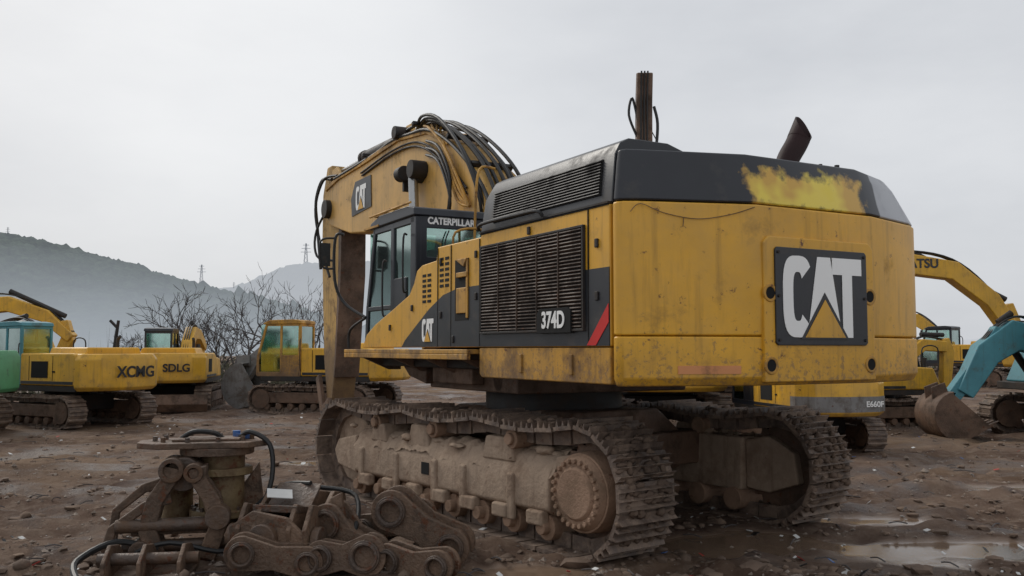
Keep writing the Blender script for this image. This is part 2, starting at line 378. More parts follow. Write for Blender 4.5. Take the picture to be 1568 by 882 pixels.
for i in range(n):
    z=z0+(z1-z0)*(i+.5)/n
    sl.append(g_obox((-.018,(y0+y1)/2,z),(.022,y1-y0-.02,.010),(random.uniform(-.001,.001),R(28)+random.uniform(-.15,.15),0)))
for i in range(1,5):
    y=y0+(y1-y0)*i/5; sl.append(g_box(-.033,-.012,y-.006,y+.006,z0,z1))
mk('side_grille',sl,GRL,HO)
mk('side_grille_frame',[g_box(-.03,0,y0-.02,y1+.02,z1,z1+.02),g_box(-.03,0,y0-.02,y1+.02,z0-.02,z0),g_box(-.03,0,y0-.02,y0,z0,z1),g_box(-.03,0,y1,y1+.02,z0,z1)],DARK,HO,bevel=.004)
mk('model_plate',[g_prism([(.50,1.83),(.50,2.0),(.54,2.03),(.98,2.03),(1.02,1.99),(1.02,1.83)],'x',-.040,-.01)],HOLE,HO,bevel=.004)
text('374D',.185,(-.043,.76,1.93),SIDE,WHT,HO,.03,.85,'model_lettering')
mk('step_recess',[g_box(-.008,.01,2.36,2.66,1.98,2.58)],HOLE,HO)
mk('step_treads',[g_box(-.03,0,2.36,2.60,2.40,2.45),g_prism([(2.36,2.0),(2.40,2.0),(2.40,2.57),(2.36,2.57)],'x',-.02,0),g_box(-.018,0,2.40,2.62,2.05,2.30),g_prism([(2.44,2.5),(2.62,2.58),(2.36,2.58)],'x',-.03,0)],YELD,HO,bevel=.008)
st=[]
for (yc,zc,nc,nr) in ((2.86,2.47,2,6),(3.30,2.36,2,6)):
    for a in range(nc):
        for b in range(nr):
            y=yc+a*.13; z=zc+.15-b*.055+(-.03 if yc>3 else 0)
            st.append(g_prism([(y-.045,z-.015),(y+.045,z-.015),(y+.045,z+.015),(y-.045,z+.015)],'x',-.004,.01))
mk('vent_slots',st,HOLE,HO)
mk('latches',[g_box(-.02,0,y-.02,y+.02,z-.035,z+.035) for y,z in ((.18,2.5),(.18,2.1),(2.2,2.6),(2.2,2.2),(3.0,2.05),(3.0,2.6),(2.7,1.8),(3.75,2.15),(4.4,1.95),(1.2,2.71))],DARK,HO,bevel=.008)
logo((-.006,3.32,1.90),.24,SIDE,HO,.72)
# hood
hood=[(.015,2.79),(.05,3.16),(.10,3.25),(.18,3.29),(.55,3.29),(.8,3.215),(2.6,3.2),(3.0,3.1),(3.18,2.79)]
r0=[(a,.012,b) for a,b in hood]; r1=[(a,2.0,b) for a,b in hood]
r2=[(a,2.12 if b>2.9 else 2.15,(b if b<3.0 else b-.07)) for a,b in hood]
mk('engine_hood',[g_loft([r0,r1,r2])],BLK,HO,bevel=.012)
gs=[]
def hs(t,z,off):
    x=.015+(z-2.79)/(3.16-2.79)*.035; return (x-off,t,z)
gq=[hs(.16,2.86,.006),hs(1.90,2.86,.006),hs(1.90,3.14,.006),hs(.16,3.14,.006)]
gq2=[hs(.16,2.86,-.02),hs(1.90,2.86,-.02),hs(1.90,3.14,-.02),hs(.16,3.14,-.02)]
mk('hood_grille_back',[g_loft([gq,gq2])],HOLE,HO)
for i in range(12):
    z=2.872+.255*i/11; p=hs(1.03,z,.012); gs.append(g_obox(p,(.02,1.73,.008),(0,R(25),0)))
mk('hood_grille',gs,GRLB,HO)
mk('hood_rail',[g_tube([(-.02,.95,2.80),(-.05,1.0,2.85),(-.05,1.3,2.86),(-.05,2.0,2.86),(-.02,2.12,2.82)],.016)],HOSE,HO)
mk('hood_trim',[g_box(-.012,.03,.03,2.14,2.785,2.80)],DARK,HO)
# counterweight
def ring(pts,z): return [(a,b,z) for a,b in pts]
base=[(0,-.012),(0,-.06),(.03,-.11),(.12,-.16),(1.0,-.46),(2.25,-.46),(3.02,-.24),(3.17,-.16),(3.2,-.08),(3.2,-.012)]
bi=[(.02,-.012),(.02,-.05),(.06,-.09),(.14,-.12),(1.0,-.42),(2.25,-.42),(3.0,-.2),(3.14,-.13),(3.17,-.06),(3.17,-.012)]
bul=[(a,b-.015 if i in(4,5) else b) for i,(a,b) in enumerate(base)]
mk('counterweight_lower',[g_loft([ring(bi,1.43),ring(base,1.49),ring(base,1.795)])],YEL,HO,bevel=.015)
mk('counterweight',[g_loft([ring(base,1.80),ring(bul,2.2),ring(base,2.785)])],YEL,HO,bevel=.018,seg=3)
mk('counterweight_core',[g_box(.3,2.9,-.1,.05,1.5,2.9)],DARK,HO)
top=[(.05,-.012),(.05,-.05),(.08,-.09),(.16,-.12),(.98,-.37),(2.18,-.37),(2.72,-.17),(2.82,-.12),(2.86,-.06),(2.86,-.012)]
bm_=[(a+(.005 if a<1 else -.005),b+.004) for a,b in base]
mid=[tuple(.35*x+.65*y for x,y in zip(p,q)) for p,q in zip(bm_,top)]
bm_=[(a,-.012) if i in(0,9) else (a,b) for i,(a,b) in enumerate(bm_)]
mk('counterweight_cap',[g_loft([ring(bm_,2.792),ring(mid,3.08),ring(top,3.18)])],CAP,HO,bevel=.02,seg=3)
mk('counterweight_panel',[g_prism([(1.03,1.455),(1.03,2.50),(1.08,2.55),(2.17,2.55),(2.22,2.50),(2.22,1.455)],'y',-.495,-.44)],YEL,HO,bevel=.012,seg=3)
mk('plaque',[g_prism([(1.13,1.75),(1.13,2.45),(1.15,2.47),(2.10,2.47),(2.12,2.45),(2.12,1.75),(2.10,1.73),(1.15,1.73)],'y',-.510,-.47)],BLK,HO,bevel=.006)
mk('plaque_bolts',[g_cyl((a,-.52,b),(a,-.50,b),.012,seg=8) for a in (1.16,2.09) for b in (1.77,2.1,2.43)],DARK,HO)
logo((1.625,-.5115,2.10),.62,REAR,HO,.80)
hl=[];hr=[]
for a,b in ((1.085,2.12),(2.165,2.12),(1.085,1.58),(2.165,1.58)):
    hl.append(g_cyl((a,-.499,b),(a,-.48,b),.045)); hr.append(g_ann((a,-.503,b),(a,-.48,b),.068,.045))
mk('lifting_holes',hl,HOLE,HO); mk('lifting_rings',hr,YELD,HO,bevel=.006)
def cwy(s): return -.16-(s-.12)/.88*.30
mk('reflector',[g_loft([[(s,cwy(s)-.006,z) for s,z in ((.40,1.52),(.86,1.52),(.86,1.58),(.40,1.58))],[(s,cwy(s)+.02,z) for s,z in ((.40,1.52),(.86,1.52),(.86,1.58),(.40,1.58))]])],PAN,HO)
mk('trailing_wire',[g_tube([(.06,-.155,2.70),(.13,-.185,2.76),(.3,cwy(.3)-.01,2.70),(.55,cwy(.55)-.01,2.66),(.8,cwy(.8)-.01,2.70),(.98,cwy(.98)-.01,2.76)],.003,5),g_tube([(.45,cwy(.45)-.01,2.67),(.44,cwy(.45)-.012,2.60)],.003,5)],RUST,HO)
mk('cap_bolts',[g_cyl((1.86,-.30,3.16),(1.86,-.30,3.20),.015,seg=8),g_cyl((2.05,-.3,3.16),(2.05,-.3,3.21),.02,seg=8)],DARK,HO)
mk('exhaust_pipe',[g_tube([(2.36,.6,3.15),(2.37,.6,3.30),(2.43,.6,3.46),(2.53,.6,3.60),(2.58,.6,3.68)],.10,20,r2=.105)],MAROON,HO)
ax=Vector((.50,-.0,.86)).normalized(); u=Vector((0,1,0)); w_=ax.cross(u)
def cutring(r,c,extra):
    o=[]
    for i in range(24):
        a=2*math.pi*i/24; p=c+u*math.cos(a)*r+w_*math.sin(a)*r
        o.append(tuple(p+ax*(extra*(.5+.5*math.cos(a)) if extra else 0)))
    return o
c0=Vector((2.565,.6,3.66))
A_=cutring(.105,c0,0);B_=cutring(.108,c0+ax*.02,.26);C_=cutring(.094,c0+ax*.02,.26);D_=cutring(.094,c0+ax*.01,0)
V=A_+B_+C_+D_; F=[[k*24+i,k*24+(i+1)%24,(k+1)*24+(i+1)%24,(k+1)*24+i] for k in range(3) for i in range(24)]
mk('exhaust_mouth',[(V,F)],MAROON,HO)
mk('exhaust_bore',[g_cyl(c0+ax*.012,c0+ax*.02,.094,seg=20)],HOLE,HO)
mk('exhaust_collar',[g_ann((2.36,.6,3.18),(2.36,.6,3.24),.13,.09)],DARK,HO)
mk('catwalk',[g_box(-.10,.55,2.2,5.75,1.655,1.70),g_box(-.10,-.06,2.2,5.75,1.60,1.655)],YELD,HO,bevel=.008)
mk('catwalk_braces',[g_prism([(0.0,1.6),(.5,1.6),(.5,1.45),(.35,1.45)],'y',y,y+.06) for y in (2.5,3.4,4.3,5.3)],RUST,HO,bevel=.006)
mk('front_tank',[g_box(2.15,3.1,3.1,4.9,1.6,2.5)],YEL,HO,bevel=.03)
mk('deck_clutter',[g_box(.25,.9,3.12,3.6,1.7,2.55),g_cyl((1.2,2.6,2.73),(1.2,2.6,2.95),.14),g_box(2.2,2.9,2.4,3.0,2.73,2.85)],DARK,HO,bevel=.02)
# ---- cab
CB=empty('cab',(0,0,0),0,1,HO)
xa,xb=.10,1.02
def bar(a,b,w=.07,d=.07,x=None):
    ps=thick([(a[0],a[1],w),(b[0],b[1],w)]); return g_prism(ps,'x',x,x+d)
fr=[]
for x in (xa,xb-.07):
    fr+=[bar((3.99,1.74),(3.99,3.2),.16,.07,x),bar((4.62,1.78),(4.62,3.2),.10,.073,x-.0015),bar((5.50,1.76),(5.46,2.25),.08,.069,x),bar((5.46,2.22),(5.22,3.2),.08,.068,x),
         bar((3.95,1.80),(5.50,1.80),.16,.066,x),bar((3.95,3.17),(5.24,3.17),.10,.064,x),bar((4.66,2.20),(5.46,2.20),.06,.060,x),bar((4.2,2.28),(4.6,2.28),.5,.058,x)]
mk('cab_frame',fr,BLKG,CB,bevel=.012)
mk('cab_rear_wall',[g_box(xa+.01,xb-.01,3.915,3.97,1.74,2.74),g_box(xa+.01,xb-.01,3.915,3.97,3.07,3.22),g_box(xa+.01,xa+.14,3.914,3.97,2.72,3.09),g_box(xb-.10,xb-.01,3.914,3.97,2.72,3.09)],BLKG,CB,bevel=.008)
mk('cab_glass',[g_box(xa+.02,xa+.026,4.0,5.42,1.85,3.15),g_box(xb-.03,xb-.024,4.0,5.3,1.85,3.15),g_box(xa+.1,xb-.1,3.93,3.936,2.7,3.1),
   g_loft([[(xa+.05,5.47,2.2),(xb-.05,5.47,2.2),(xb-.05,5.23,3.15),(xa+.05,5.23,3.15)],[(xa+.05,5.464,2.2),(xb-.05,5.464,2.2),(xb-.05,5.224,3.15),(xa+.05,5.224,3.15)]])],GLS,CB)
mk('cab_roof',[g_prism([(3.88,3.20),(3.9,3.29),(4.1,3.33),(5.0,3.33),(5.28,3.27),(5.35,3.19)],'x',xa-.03,xb+.03)],BLKG,CB,bevel=.02,seg=3)
mk('cab_roof_guard',[g_tube([(xa-.05,3.95,3.35),(xa-.05,5.25,3.34)],.014,k=1),g_tube([(xa-.05,4.6,3.36),(xb,4.6,3.38)],.014,k=1),g_box(xa,xb,4.9,5.25,3.34,3.37),g_box(xa-.04,xb+.04,5.0,5.5,3.20,3.225)],YELD,CB)
mk('cab_floor',[g_box(xa+.02,xb-.02,3.95,5.46,1.73,1.80)],DARK,CB)
mk('cab_front_wall',[g_box(xa+.03,xb-.03,5.42,5.5,1.75,2.18)],BLKG,CB,bevel=.01)
mk('driver_seat',[g_box(.35,.8,4.25,4.75,1.8,2.2),g_prism([(4.2,2.2),(4.35,2.2),(4.22,2.85),(4.1,2.85)],'x',.35,.8),g_box(.2,.3,4.4,5.0,1.8,2.35),g_box(.85,.93,4.4,5.0,1.8,2.35)],DARK,CB,bevel=.03)
mk('door_handle',[g_tube([(.07,4.72,2.1),(.03,4.74,2.15),(.03,4.74,2.7),(.07,4.72,2.75)],.012),g_tube([(.07,4.1,2.35),(.02,4.08,2.4),(.02,4.08,2.95),(.07,4.1,3.0)],.012)],HOSE,CB)
mk('wiper_post',[g_tube([(.45,3.90,2.6),(.45,3.89,2.9),(.5,3.89,3.05)],.008)],HOSE,CB)
text('CATERPILLAR',.108,(.54,3.911,3.15),REAR,WHT,CB,.04,.90,'roof_lettering')
mk('mirror',[g_tube([(.1,5.5,2.1),(-.05,5.9,2.3),(-.15,6.0,2.6),(-.15,6.0,3.15),(-.05,5.95,3.2)],.02),g_tube([(-.15,6.0,2.75),(-.32,6.02,2.78),(-.34,6.02,3.1),(-.15,6.0,3.15)],.014),g_obox((-.28,6.03,2.93),(.14,.03,.3)),g_tube([(.1,5.5,2.1),(.05,5.95,1.95),(.05,6.0,1.72)],.018)],HOSE,CB)
mk('cab_handrail',[g_tube([(.75,3.75,2.55),(.75,3.72,3.3),(.80,3.72,3.75),(1.0,3.72,3.78)],.016),g_tube([(.3,3.3,2.6),(.3,3.3,2.95),(.7,3.3,2.97),(.7,3.3,2.6)],.014)],YELD,CB)
# ---- boom
BM=empty('front_linkage',(0,3.25,0),0,1,HO)
bt=[(7.66,4.50),(7.4,4.66),(6.8,4.74),(5.45,4.78),(4.6,4.86),(4.0,4.88),(3.4,4.86),(2.9,4.76),(2.2,4.46),(1.27,3.85),(.62,2.9),(.45,2.1),(.75,1.85),(1.2,1.95),(1.9,2.7),(2.7,3.35),(3.3,3.68),(4.0,3.80),(5.45,3.61),(6.2,3.68),(7.33,3.95),(7.62,4.2)]
mk('boom',[g_prism(bt,'x',1.22,1.82)],BOOMY,BM,bevel=.03)
mk('boom_flanges',[g_prism([(7.5,4.60),(6.8,4.70),(5.45,4.745),(4.0,4.83),(2.9,4.72),(2.2,4.42),(2.2,4.47),(2.9,4.79),(4.0,4.905),(5.45,4.805),(6.8,4.765),(7.45,4.68)],'x',1.19,1.85)],YELD,BM,bevel=.008)
mk('boom_pins',[g_cyl((1.12,a,b),(1.92,a,b),r,seg=20) for a,b,r in ((7.35,4.25,.17),(3.1,4.2,.15),(3.95,4.95,.10),(.8,2.2,.15))],DARK,BM,bevel=.01)
mk('boom_lugs',[g_prism([(3.7,4.84),(3.85,5.1),(4.05,5.1),(4.2,4.84)],'x',x,x+.06) for x in (1.36,1.62)]+[g_prism([(6.8,4.7),(7.2,5.02),(7.45,4.98),(7.6,4.6)],'x',x,x+.05) for x in (1.30,1.68)],BOOMY,BM,bevel=.01)
mk('stick_cylinder',[g_cyl((1.52,4.3,4.98),(1.52,6.2,5.02),.125,seg=20),g_cyl((1.52,6.2,5.02),(1.52,6.3,5.02),.14,seg=20)],DARK,BM,bevel=.01)
mk('stick_cylinder_rod',[g_cyl((1.52,6.05,5.02),(1.52,7.7,4.98),.06,seg=16)],CHR,BM)
mk('boom_cylinder',[g_cyl((x,2.4,1.7),(x,3.0,3.3),.13,seg=18) for x in (1.08,1.96)],YELD,BM,bevel=.01)
mk('boom_cylinder_rod',[g_cyl((x,3.0,3.3),(x,3.1,4.2),.07,seg=14) for x in (1.08,1.96)],CHR,BM)
stk=[(7.75,5.1),(8.0,4.6),(8.02,3.6),(7.8,1.5),(7.6,.8),(7.3,.75),(7.15,1.3),(6.95,3.0),(6.95,4.1),(7.2,4.6),(7.5,5.1)]
mk('stick',[g_prism(stk,'x',1.30,1.72)],STKM,BM,bevel=.03)
mk('stick_guard',[g_prism([(7.10,1.2),(6.82,3.0),(6.82,4.0),(6.98,4.0),(6.98,3.0),(7.16,1.2)],'x',1.28,1.74)],RUST,BM,bevel=.01)
mk('bucket_cylinder',[g_cyl((1.51,8.15,4.4),(1.51,8.1,2.6),.11),g_cyl((1.51,8.1,2.6),(1.51,7.95,1.2),.06)],DARK,BM)
mk('bucket_linkage',[g_prism(thick([(7.9,1.2,.18),(7.6,.6,.22),(7.2,.75,.2)]),'x',1.2,1.28),g_prism(thick([(7.9,1.2,.18),(7.6,.6,.22),(7.2,.75,.2)]),'x',1.74,1.82)],RUST,BM,bevel=.02)
mk('stick_hoses',[g_tube([(1.25,7.3,4.8),(1.22,7.8,4.85),(1.2,8.1,4.5),(1.22,8.05,4.0),(1.25,7.9,3.2)],.03),g_tube([(1.22,6.9,4.8),(1.15,7.5,4.8),(1.1,7.8,4.3),(1.15,7.6,3.6),(1.2,7.2,3.0)],.025),
  g_tube([(1.3,7.2,4.5),(1.1,7.7,3.9),(1.05,7.5,3.4),(1.25,7.2,3.3)],.022)],HOSE,BM)
hs_=[]
for i in range(7):
    x=1.20+.095*i; j=random.uniform(-.05,.03)
    hs_.append(g_tube([(x,7.0,4.80+j),(x,6.0,4.83+j),(x+.02,5.0,4.88+j),(x,4.2,4.93+j),(x,3.5,4.94+j*2),(x-.02,2.8,4.85+j*2),(x,2.1,4.52+j*2),(x+.02,1.4,4.0+j*2),(x,.9,3.4+j),(x,.6,2.8)],.025,8,5))
for i in range(5):
    x=1.16+.06*i
    hs_.append(g_tube([(1.35,3.6,4.9),(x,3.0,4.98-.02*i),(x-.05,2.3,4.80-.06*i),(x-.05,1.6,4.25-.08*i),(x,1.2,3.6-.05*i),(x+.1,1.3,3.2)],.022,8,5))
for i in range(3):
    hs_.append(g_tube([(1.2,2.9,4.62-.1*i),(1.12,2.3,4.40-.1*i),(1.1,1.9,3.9-.12*i),(1.15,2.1,3.4)],.02,8,5))
mk('boom_hoses',hs_,HOSE,BM)
mk('tan_hoses',[g_tube([(1.25+.07*i,3.1-.1*i,4.88),(1.17+.05*i,2.7,4.74),(1.16,2.2,4.38),(1.14,1.8,3.95-.1*i),(1.18,1.5,3.5)],.02,8,5) for i in range(4)],YELD,BM)
mk('steel_lines',[g_tube([(1.2,5.6-.05*i,4.62-.05*i),(1.19,4.2,4.72-.05*i),(1.19,3.2,4.66-.06*i),(1.19,2.4,4.32-.07*i),(1.19,1.6,3.75-.07*i)],.016) for i in range(2)],DARK,BM)
mk('hose_clamps',[g_obox((1.5,a,b),(w,.07,.06),(r,0,0)) for a,b,r,w in ((5.4,4.88,0,.7),(3.3,4.95,-.2,.7),(2.2,4.55,-.6,.62),(1.5,4.05,-.7,.6))],DARK,BM,bevel=.01)
mk('work_light',[g_cyl((1.05,3.32,4.22),(1.05,3.5,4.22),.11,seg=18),g_obox((1.15,3.45,4.1),(.15,.06,.25)),g_cyl((.99,3.0,4.22),(1.22,3.0,4.22),.13,seg=18)],DARK,BM,bevel=.01)
logo((1.205,5.6,4.22),.40,SIDE,BM,.72)
mk('boom_decal',[g_prism([(5.12,4.0),(5.15,4.52),(5.9,4.52),(6.1,4.25),(6.05,3.95)],'x',1.206,1.23)],BLK,BM)

# ============================================================ generic excavators for the yard
def yard(loc,head,s,body=FYEL,cw=None,cabm=BLKG,boomm=None,boom=None,stick=None,buck=None,label=None,blade=False,house=0,bmat=RUST,band=None):
    cw=cw or body; boomm=boomm or body
    e=empty('excavator',loc,R(head),s)
    for sx in (-1,1):
        track(e,sx*1.15,.55,4.1,.86,36,MUD,1,.04,.03)
        mk('track_frame',[g_box(sx*1.15-.2,sx*1.15+.2,-1.5,1.5,.3,.64)],RUST,e,bevel=.03)
        mk('rollers',[g_cyl((sx*1.15-.22,-1.4+.4*i,.2),(sx*1.15+.22,-1.4+.4*i,.2),.1,seg=10) for i in range(8)]+[g_cyl((sx*1.15-.24,y,.43),(sx*1.15+.24,y,.43),.3,seg=20) for y in (-1.6,1.6)],RUST,e)
    mk('car_body',[g_box(-.95,.95,-.8,.8,.4,.85),g_cyl((0,0,.8),(0,0,1.0),.6,seg=24)],DARK,e,bevel=.03)
    if blade: mk('dozer_blade',[g_prism([(-2.5,.05),(-2.62,.3),(-2.5,.62),(-2.42,.62),(-2.5,.3),(-2.4,.05)],'x',-1.4,1.4),g_box(-.8,-.65,-2.5,-.8,.3,.42),g_box(.65,.8,-2.5,-.8,.3,.42)],RUST,e,bevel=.01)
    h=empty('upper_structure',(0,0,0),R(house),1,e)
    mk('frame',[g_box(-1.25,1.25,-2.0,1.7,.98,1.14)],DARK,h,bevel=.02)
    mk('side_left',[g_prism([(-2.0,1.14),(-2.0,1.98),(-1.9,2.02),(.3,2.02),(.3,1.14)],'x',-1.28,-.3)],body,h,bevel=.05,seg=3)
    mk('side_right',[g_prism([(-2.0,1.14),(-2.0,2.0),(-.2,2.0),(.3,1.85),(1.2,1.8),(1.5,1.14)],'x',.3,1.28)],body,h,bevel=.05,seg=3)
    mk('hood',[g_prism([(-.95,1.9),(-.85,2.18),(.85,2.18),(.95,1.9)],'y',-1.95,-.4)],body,h,bevel=.05,seg=3)
    p=[(-1.29,-1.98),(-1.27,-2.2),(-.9,-2.55),(0,-2.7),(.9,-2.55),(1.27,-2.2),(1.29,-1.98)]
    pi=[(a*.93,b+.06 if b<-2 else b) for a,b in p]
    mk('counterweight',[g_loft([ring(pi,1.0),ring(p,1.1),ring(p,1.85),ring(pi,2.0)])],cw,h,bevel=.03,seg=3)
    if band:
        pb=[(a*1.006,b-.006 if b<-2 else b) for a,b in p]
        mk('counterweight_band',[g_loft([ring(pb,1.12),ring(pb,1.52)])],band,h)
    mk('vents',[g_box(-1.292,-1.27,-.9,-.2,1.35,1.8)]+[g_box(1.27,1.292,-1.6,-.9,1.35,1.8)],HOLE,h)
    mk('side_band',[g_box(-1.286,-1.27,-1.95,.25,1.18,1.26),g_box(1.27,1.286,-1.95,.25,1.18,1.26)],BLK,h)
    mk('door_seams',[g_box(-1.284,-1.27,y-.01,y+.01,1.28,1.95) for y in (-1.1,-.1)]+[g_box(-1.30,-1.27,-1.2,-1.1,1.5,1.54)],HOLE,h)
    g=[]
    for x in (-1.25,-.36):
        for a,b,w in (((.36,1.15),(.36,2.78),.10),((1.0,1.2),(1.0,2.78),.07),((1.82,1.15),(1.80,1.8),.08),((1.8,1.75),(1.5,2.8),.08),((.35,1.2),(1.82,1.2),.14),((.35,2.76),(1.52,2.76),.10)):
            g.append(g_prism(thick([(a[0],a[1],w),(b[0],b[1],w)]),'x',x,x+.06+w*.02))
    g.append(g_box(-1.24,-.31,.32,.38,1.15,1.85)); g.append(g_box(-1.24,-.31,.32,.38,2.7,2.8))
    g.append(g_box(-1.24,-.31,1.76,1.83,1.15,1.5))
    g.append(g_box(-1.235,-1.2,.4,1.0,1.2,1.8))
    mk('cab_frame',g,cabm,h,bevel=.012)
    mk('cab_roof',[g_prism([(.28,2.78),(.32,2.88),(.6,2.92),(1.4,2.9),(1.62,2.8),(1.6,2.76)],'x',-1.28,-.28)],cabm,h,bevel=.03)
    mk('cab_glass',[g_box(-1.225,-1.22,.36,1.7,1.25,2.75),g_box(-.33,-.325,.36,1.6,1.25,2.75),g_box(-1.2,-.35,.345,.35,1.8,2.75),
        g_loft([[(-1.2,1.8,1.5),(-.33,1.8,1.5),(-.33,1.5,2.78),(-1.2,1.5,2.78)],[(-1.2,1.795,1.5),(-.33,1.795,1.5),(-.33,1.495,2.78),(-1.2,1.495,2.78)]])],GLS,h)
    mk('driver_seat',[g_box(-1.0,-.55,.6,1.0,1.2,1.65),g_prism([(.55,1.6),(.7,1.6),(.6,2.3),(.48,2.3)],'x',-1.0,-.55)],DARK,h,bevel=.03)
    mk('handrails',[g_tube([(1.2,.9,1.8),(1.2,.9,2.4),(1.2,1.4,2.4),(1.2,1.4,1.7)],.02),g_tube([(-1.3,.3,1.3),(-1.34,.3,1.5),(-1.34,.3,2.2),(-1.3,.3,2.3)],.015)],HOSE,h)
    mk('exhaust',[g_tube([(.7,-1.2,2.1),(.7,-1.2,2.4),(.7,-1.3,2.5)],.05)],DARK,h)
    boom=boom or [(.7,1.5,.35),(1.6,2.6,.5),(2.6,3.3,.6),(3.6,3.4,.5),(5.4,2.9,.3)]
    mk('boom',[g_prism(thick(boom),'x',-.12,.28)],boomm,h,bevel=.03)
    k=len(boom)//2; b=boom[k]
    mk('boom_cylinders',[g_cyl((x,1.4,1.3),(x,b[0]*.75+.3,min(b[1]*.8+.1,3.2)),.08,seg=12) for x in (-.22,.38)],DARK,h)
    mk('boom_hoses',[g_tube([(x,q[0]-(0 if boom[-1][0]>2 else q[2]/2+.04),q[1]+(q[2]/2+.06 if boom[-1][0]>2 else 0)) for q in boom],.022) for x in (-.02,.06,.14)],HOSE,h)
    if stick:
        mk('stick',[g_prism(thick(stick),'x',-.06,.22)],boomm,h,bevel=.025)
        if b[1]<4: mk('stick_cylinder',[g_cyl((.08,b[0],b[1]+b[2]/2+.15),(.08,stick[0][0],stick[0][1]+.12),.07,seg=12)],DARK,h)
    if buck: mk('bucket',g_bucket(buck[0],buck[1],buck[2],-.45,.61),bmat,h,bevel=.008)
    if label:
        for (txt,size,lc,rt,mm) in label: text(txt,size,lc,rt,mm,h,.03,1,'lettering')
    return e
FOLD=[(.7,1.5,.3),(1.3,2.3,.42),(2.1,2.75,.48),(3.2,2.7,.4),(4.6,2.2,.28)]
ST=[(4.7,2.5,.25),(4.5,2.1,.4),(4.0,.9,.25)]
yard((-10.25,21.2,0),62,.80,cabm=TEAL,label=[('XCMG',.42,(.12,-2.705,1.5),REAR,BLK)],stick=ST,boom=FOLD,buck=((3.6,.6),.7,0.5))
yard((-9.6,26.4,0),10,.80,label=[('SDLG',.36,(.42,-2.72,1.5),REAR,BLK)],blade=True,stick=ST,boom=FOLD,buck=((3.6,.6),.7,0.5))
yard((-12.3,18.3,0),84,.84,body=GREEN,stick=ST,boom=FOLD)
yard((-17.4,25.0,0),-84,1.0,boom=[(.7,1.5,.35),(1.5,2.35,.42),(2.5,2.85,.46),(3.5,2.95,.42),(4.5,2.62,.36),(5.2,2.0,.25)],stick=[(5.0,2.5,.2),(5.1,2.0,.34),(4.6,.9,.2)])
yard((-5.15,25.6,0),76,.86,cw=FYEL,cabm=YELD,bmat=GRAY,stick=[(2.3,2.0,.25),(2.6,1.7,.4),(2.95,1.0,.25)],boom=[(.7,1.4,.3),(1.2,1.9,.4),(1.8,2.05,.42),(2.4,1.8,.3)],boomm=GRAY,buck=((2.85,.78),1.22,-.2))
# right side
yard((5.1,16.3,0),10,.62,label=[('E660F',.20,(.72,-2.655,1.32),REAR,WHT)],band=GRAY,stick=ST,boom=FOLD)
yard((6.1,23.0,0),-88,1.05,label=[('KOMATSU',.30,(.288,3.68,3.66),SIDER,BLK)],boom=[(.7,1.5,.4),(1.3,2.7,.5),(2.3,3.5,.55),(3.6,3.68,.50),(4.8,3.50,.45),(5.7,2.8,.4),(6.3,1.9,.32)],stick=[(6.1,2.7,.25),(6.3,2.0,.4),(6.7,.9,.25)])
yard((8.2,20.8,0),-80,.72,boom=[(.7,1.5,.3),(1.0,2.1,.35),(1.6,2.5,.38),(2.4,2.45,.34)],stick=[(2.4,2.7,.25),(2.5,2.3,.4),(2.35,.6,.22)],buck=((2.2,.4),.6,0.6))
yard((11.6,17.9,0),88,.92,body=TEAL,cabm=TEAL,boom=[(.7,1.4,.4),(1.3,2.0,.6),(1.9,2.15,.66),(2.5,1.75,.55),(3.0,.9,.36)],stick=[(2.2,2.3,.22),(2.5,1.7,.40),(3.3,.75,.28)],buck=((3.3,.45),.85,-.5))
yard((21.0,42,0),40,.95)
yard((2.98,19.5,0),0,.9,boomm=RUST,boom=[(.7,1.5,.35),(1.1,3.0,.45),(1.5,4.6,.5),(1.6,6.4,.4),(1.5,8.2,.35),(1.3,8.95,.25)],stick=[(1.4,8.6,.2),(1.9,7.6,.4),(2.1,5.0,.2)])
PH=empty('hanging_hoses',(2.98,19.5,0))
mk('hose_strands',[g_tube([(.30,1.3,7.3),(.38,1.3,6.9),(.33,1.3,6.3),(.2,1.3,6.0)],.035),g_tube([(-.10,1.3,6.6),(-.28,1.3,7.1),(-.2,1.3,7.5),(-.08,1.3,7.0)],.03),g_tube([(.2,1.3,6.8),(.5,1.3,6.2),(.7,1.3,5.6)],.012)],HOSE,PH)

# ============================================================ foreground attachments
def linkplate(p1,p2,r1,r2,x0,x1):
    a=Vector(p1);b=Vector(p2);d=b-a;an=math.atan2(d.y,d.x); pts=[]
    for i in range(13):
        t=an+math.pi/2+math.pi*i/12; pts.append((a.x+r1*math.cos(t),a.y+r1*math.sin(t)))
    m=(a+b)/2; n=Vector((-d.y,d.x)).normalized(); w=min(r1,r2)*.72
    pts.append((m.x-n.x*w,m.y-n.y*w))
    for i in range(13):
        t=an-math.pi/2+math.pi*i/12; pts.append((b.x+r2*math.cos(t),b.y+r2*math.sin(t)))
    pts.append((m.x+n.x*w,m.y+n.y*w))
    return g_prism(pts,'x',x0,x1)
A=empty('hydraulic_grapple_head',(-2.58,7.8,-.02),R(14),1.08)
mk('base_plate',[g_prism([(-.55,-.35),(.5,-.38),(.6,.0),(.5,.35),(-.5,.35),(-.62,0)],'z',.0,.06),g_prism([(-.50,-.28),(.44,-.28),(.50,.25),(-.50,.25)],'z',.22,.26)],PILE,A,bevel=.01)
mk('rotator_drum',[g_cyl((.12,0,.24),(.12,0,.80),.17,seg=28),g_cyl((.12,0,.30),(.12,0,.36),.24,seg=28),g_cyl((.12,0,.62),(.12,0,.68),.23,seg=28),g_cyl((-.22,.1,.24),(-.22,.1,.7),.12,seg=24)],GRN,A,bevel=.01)
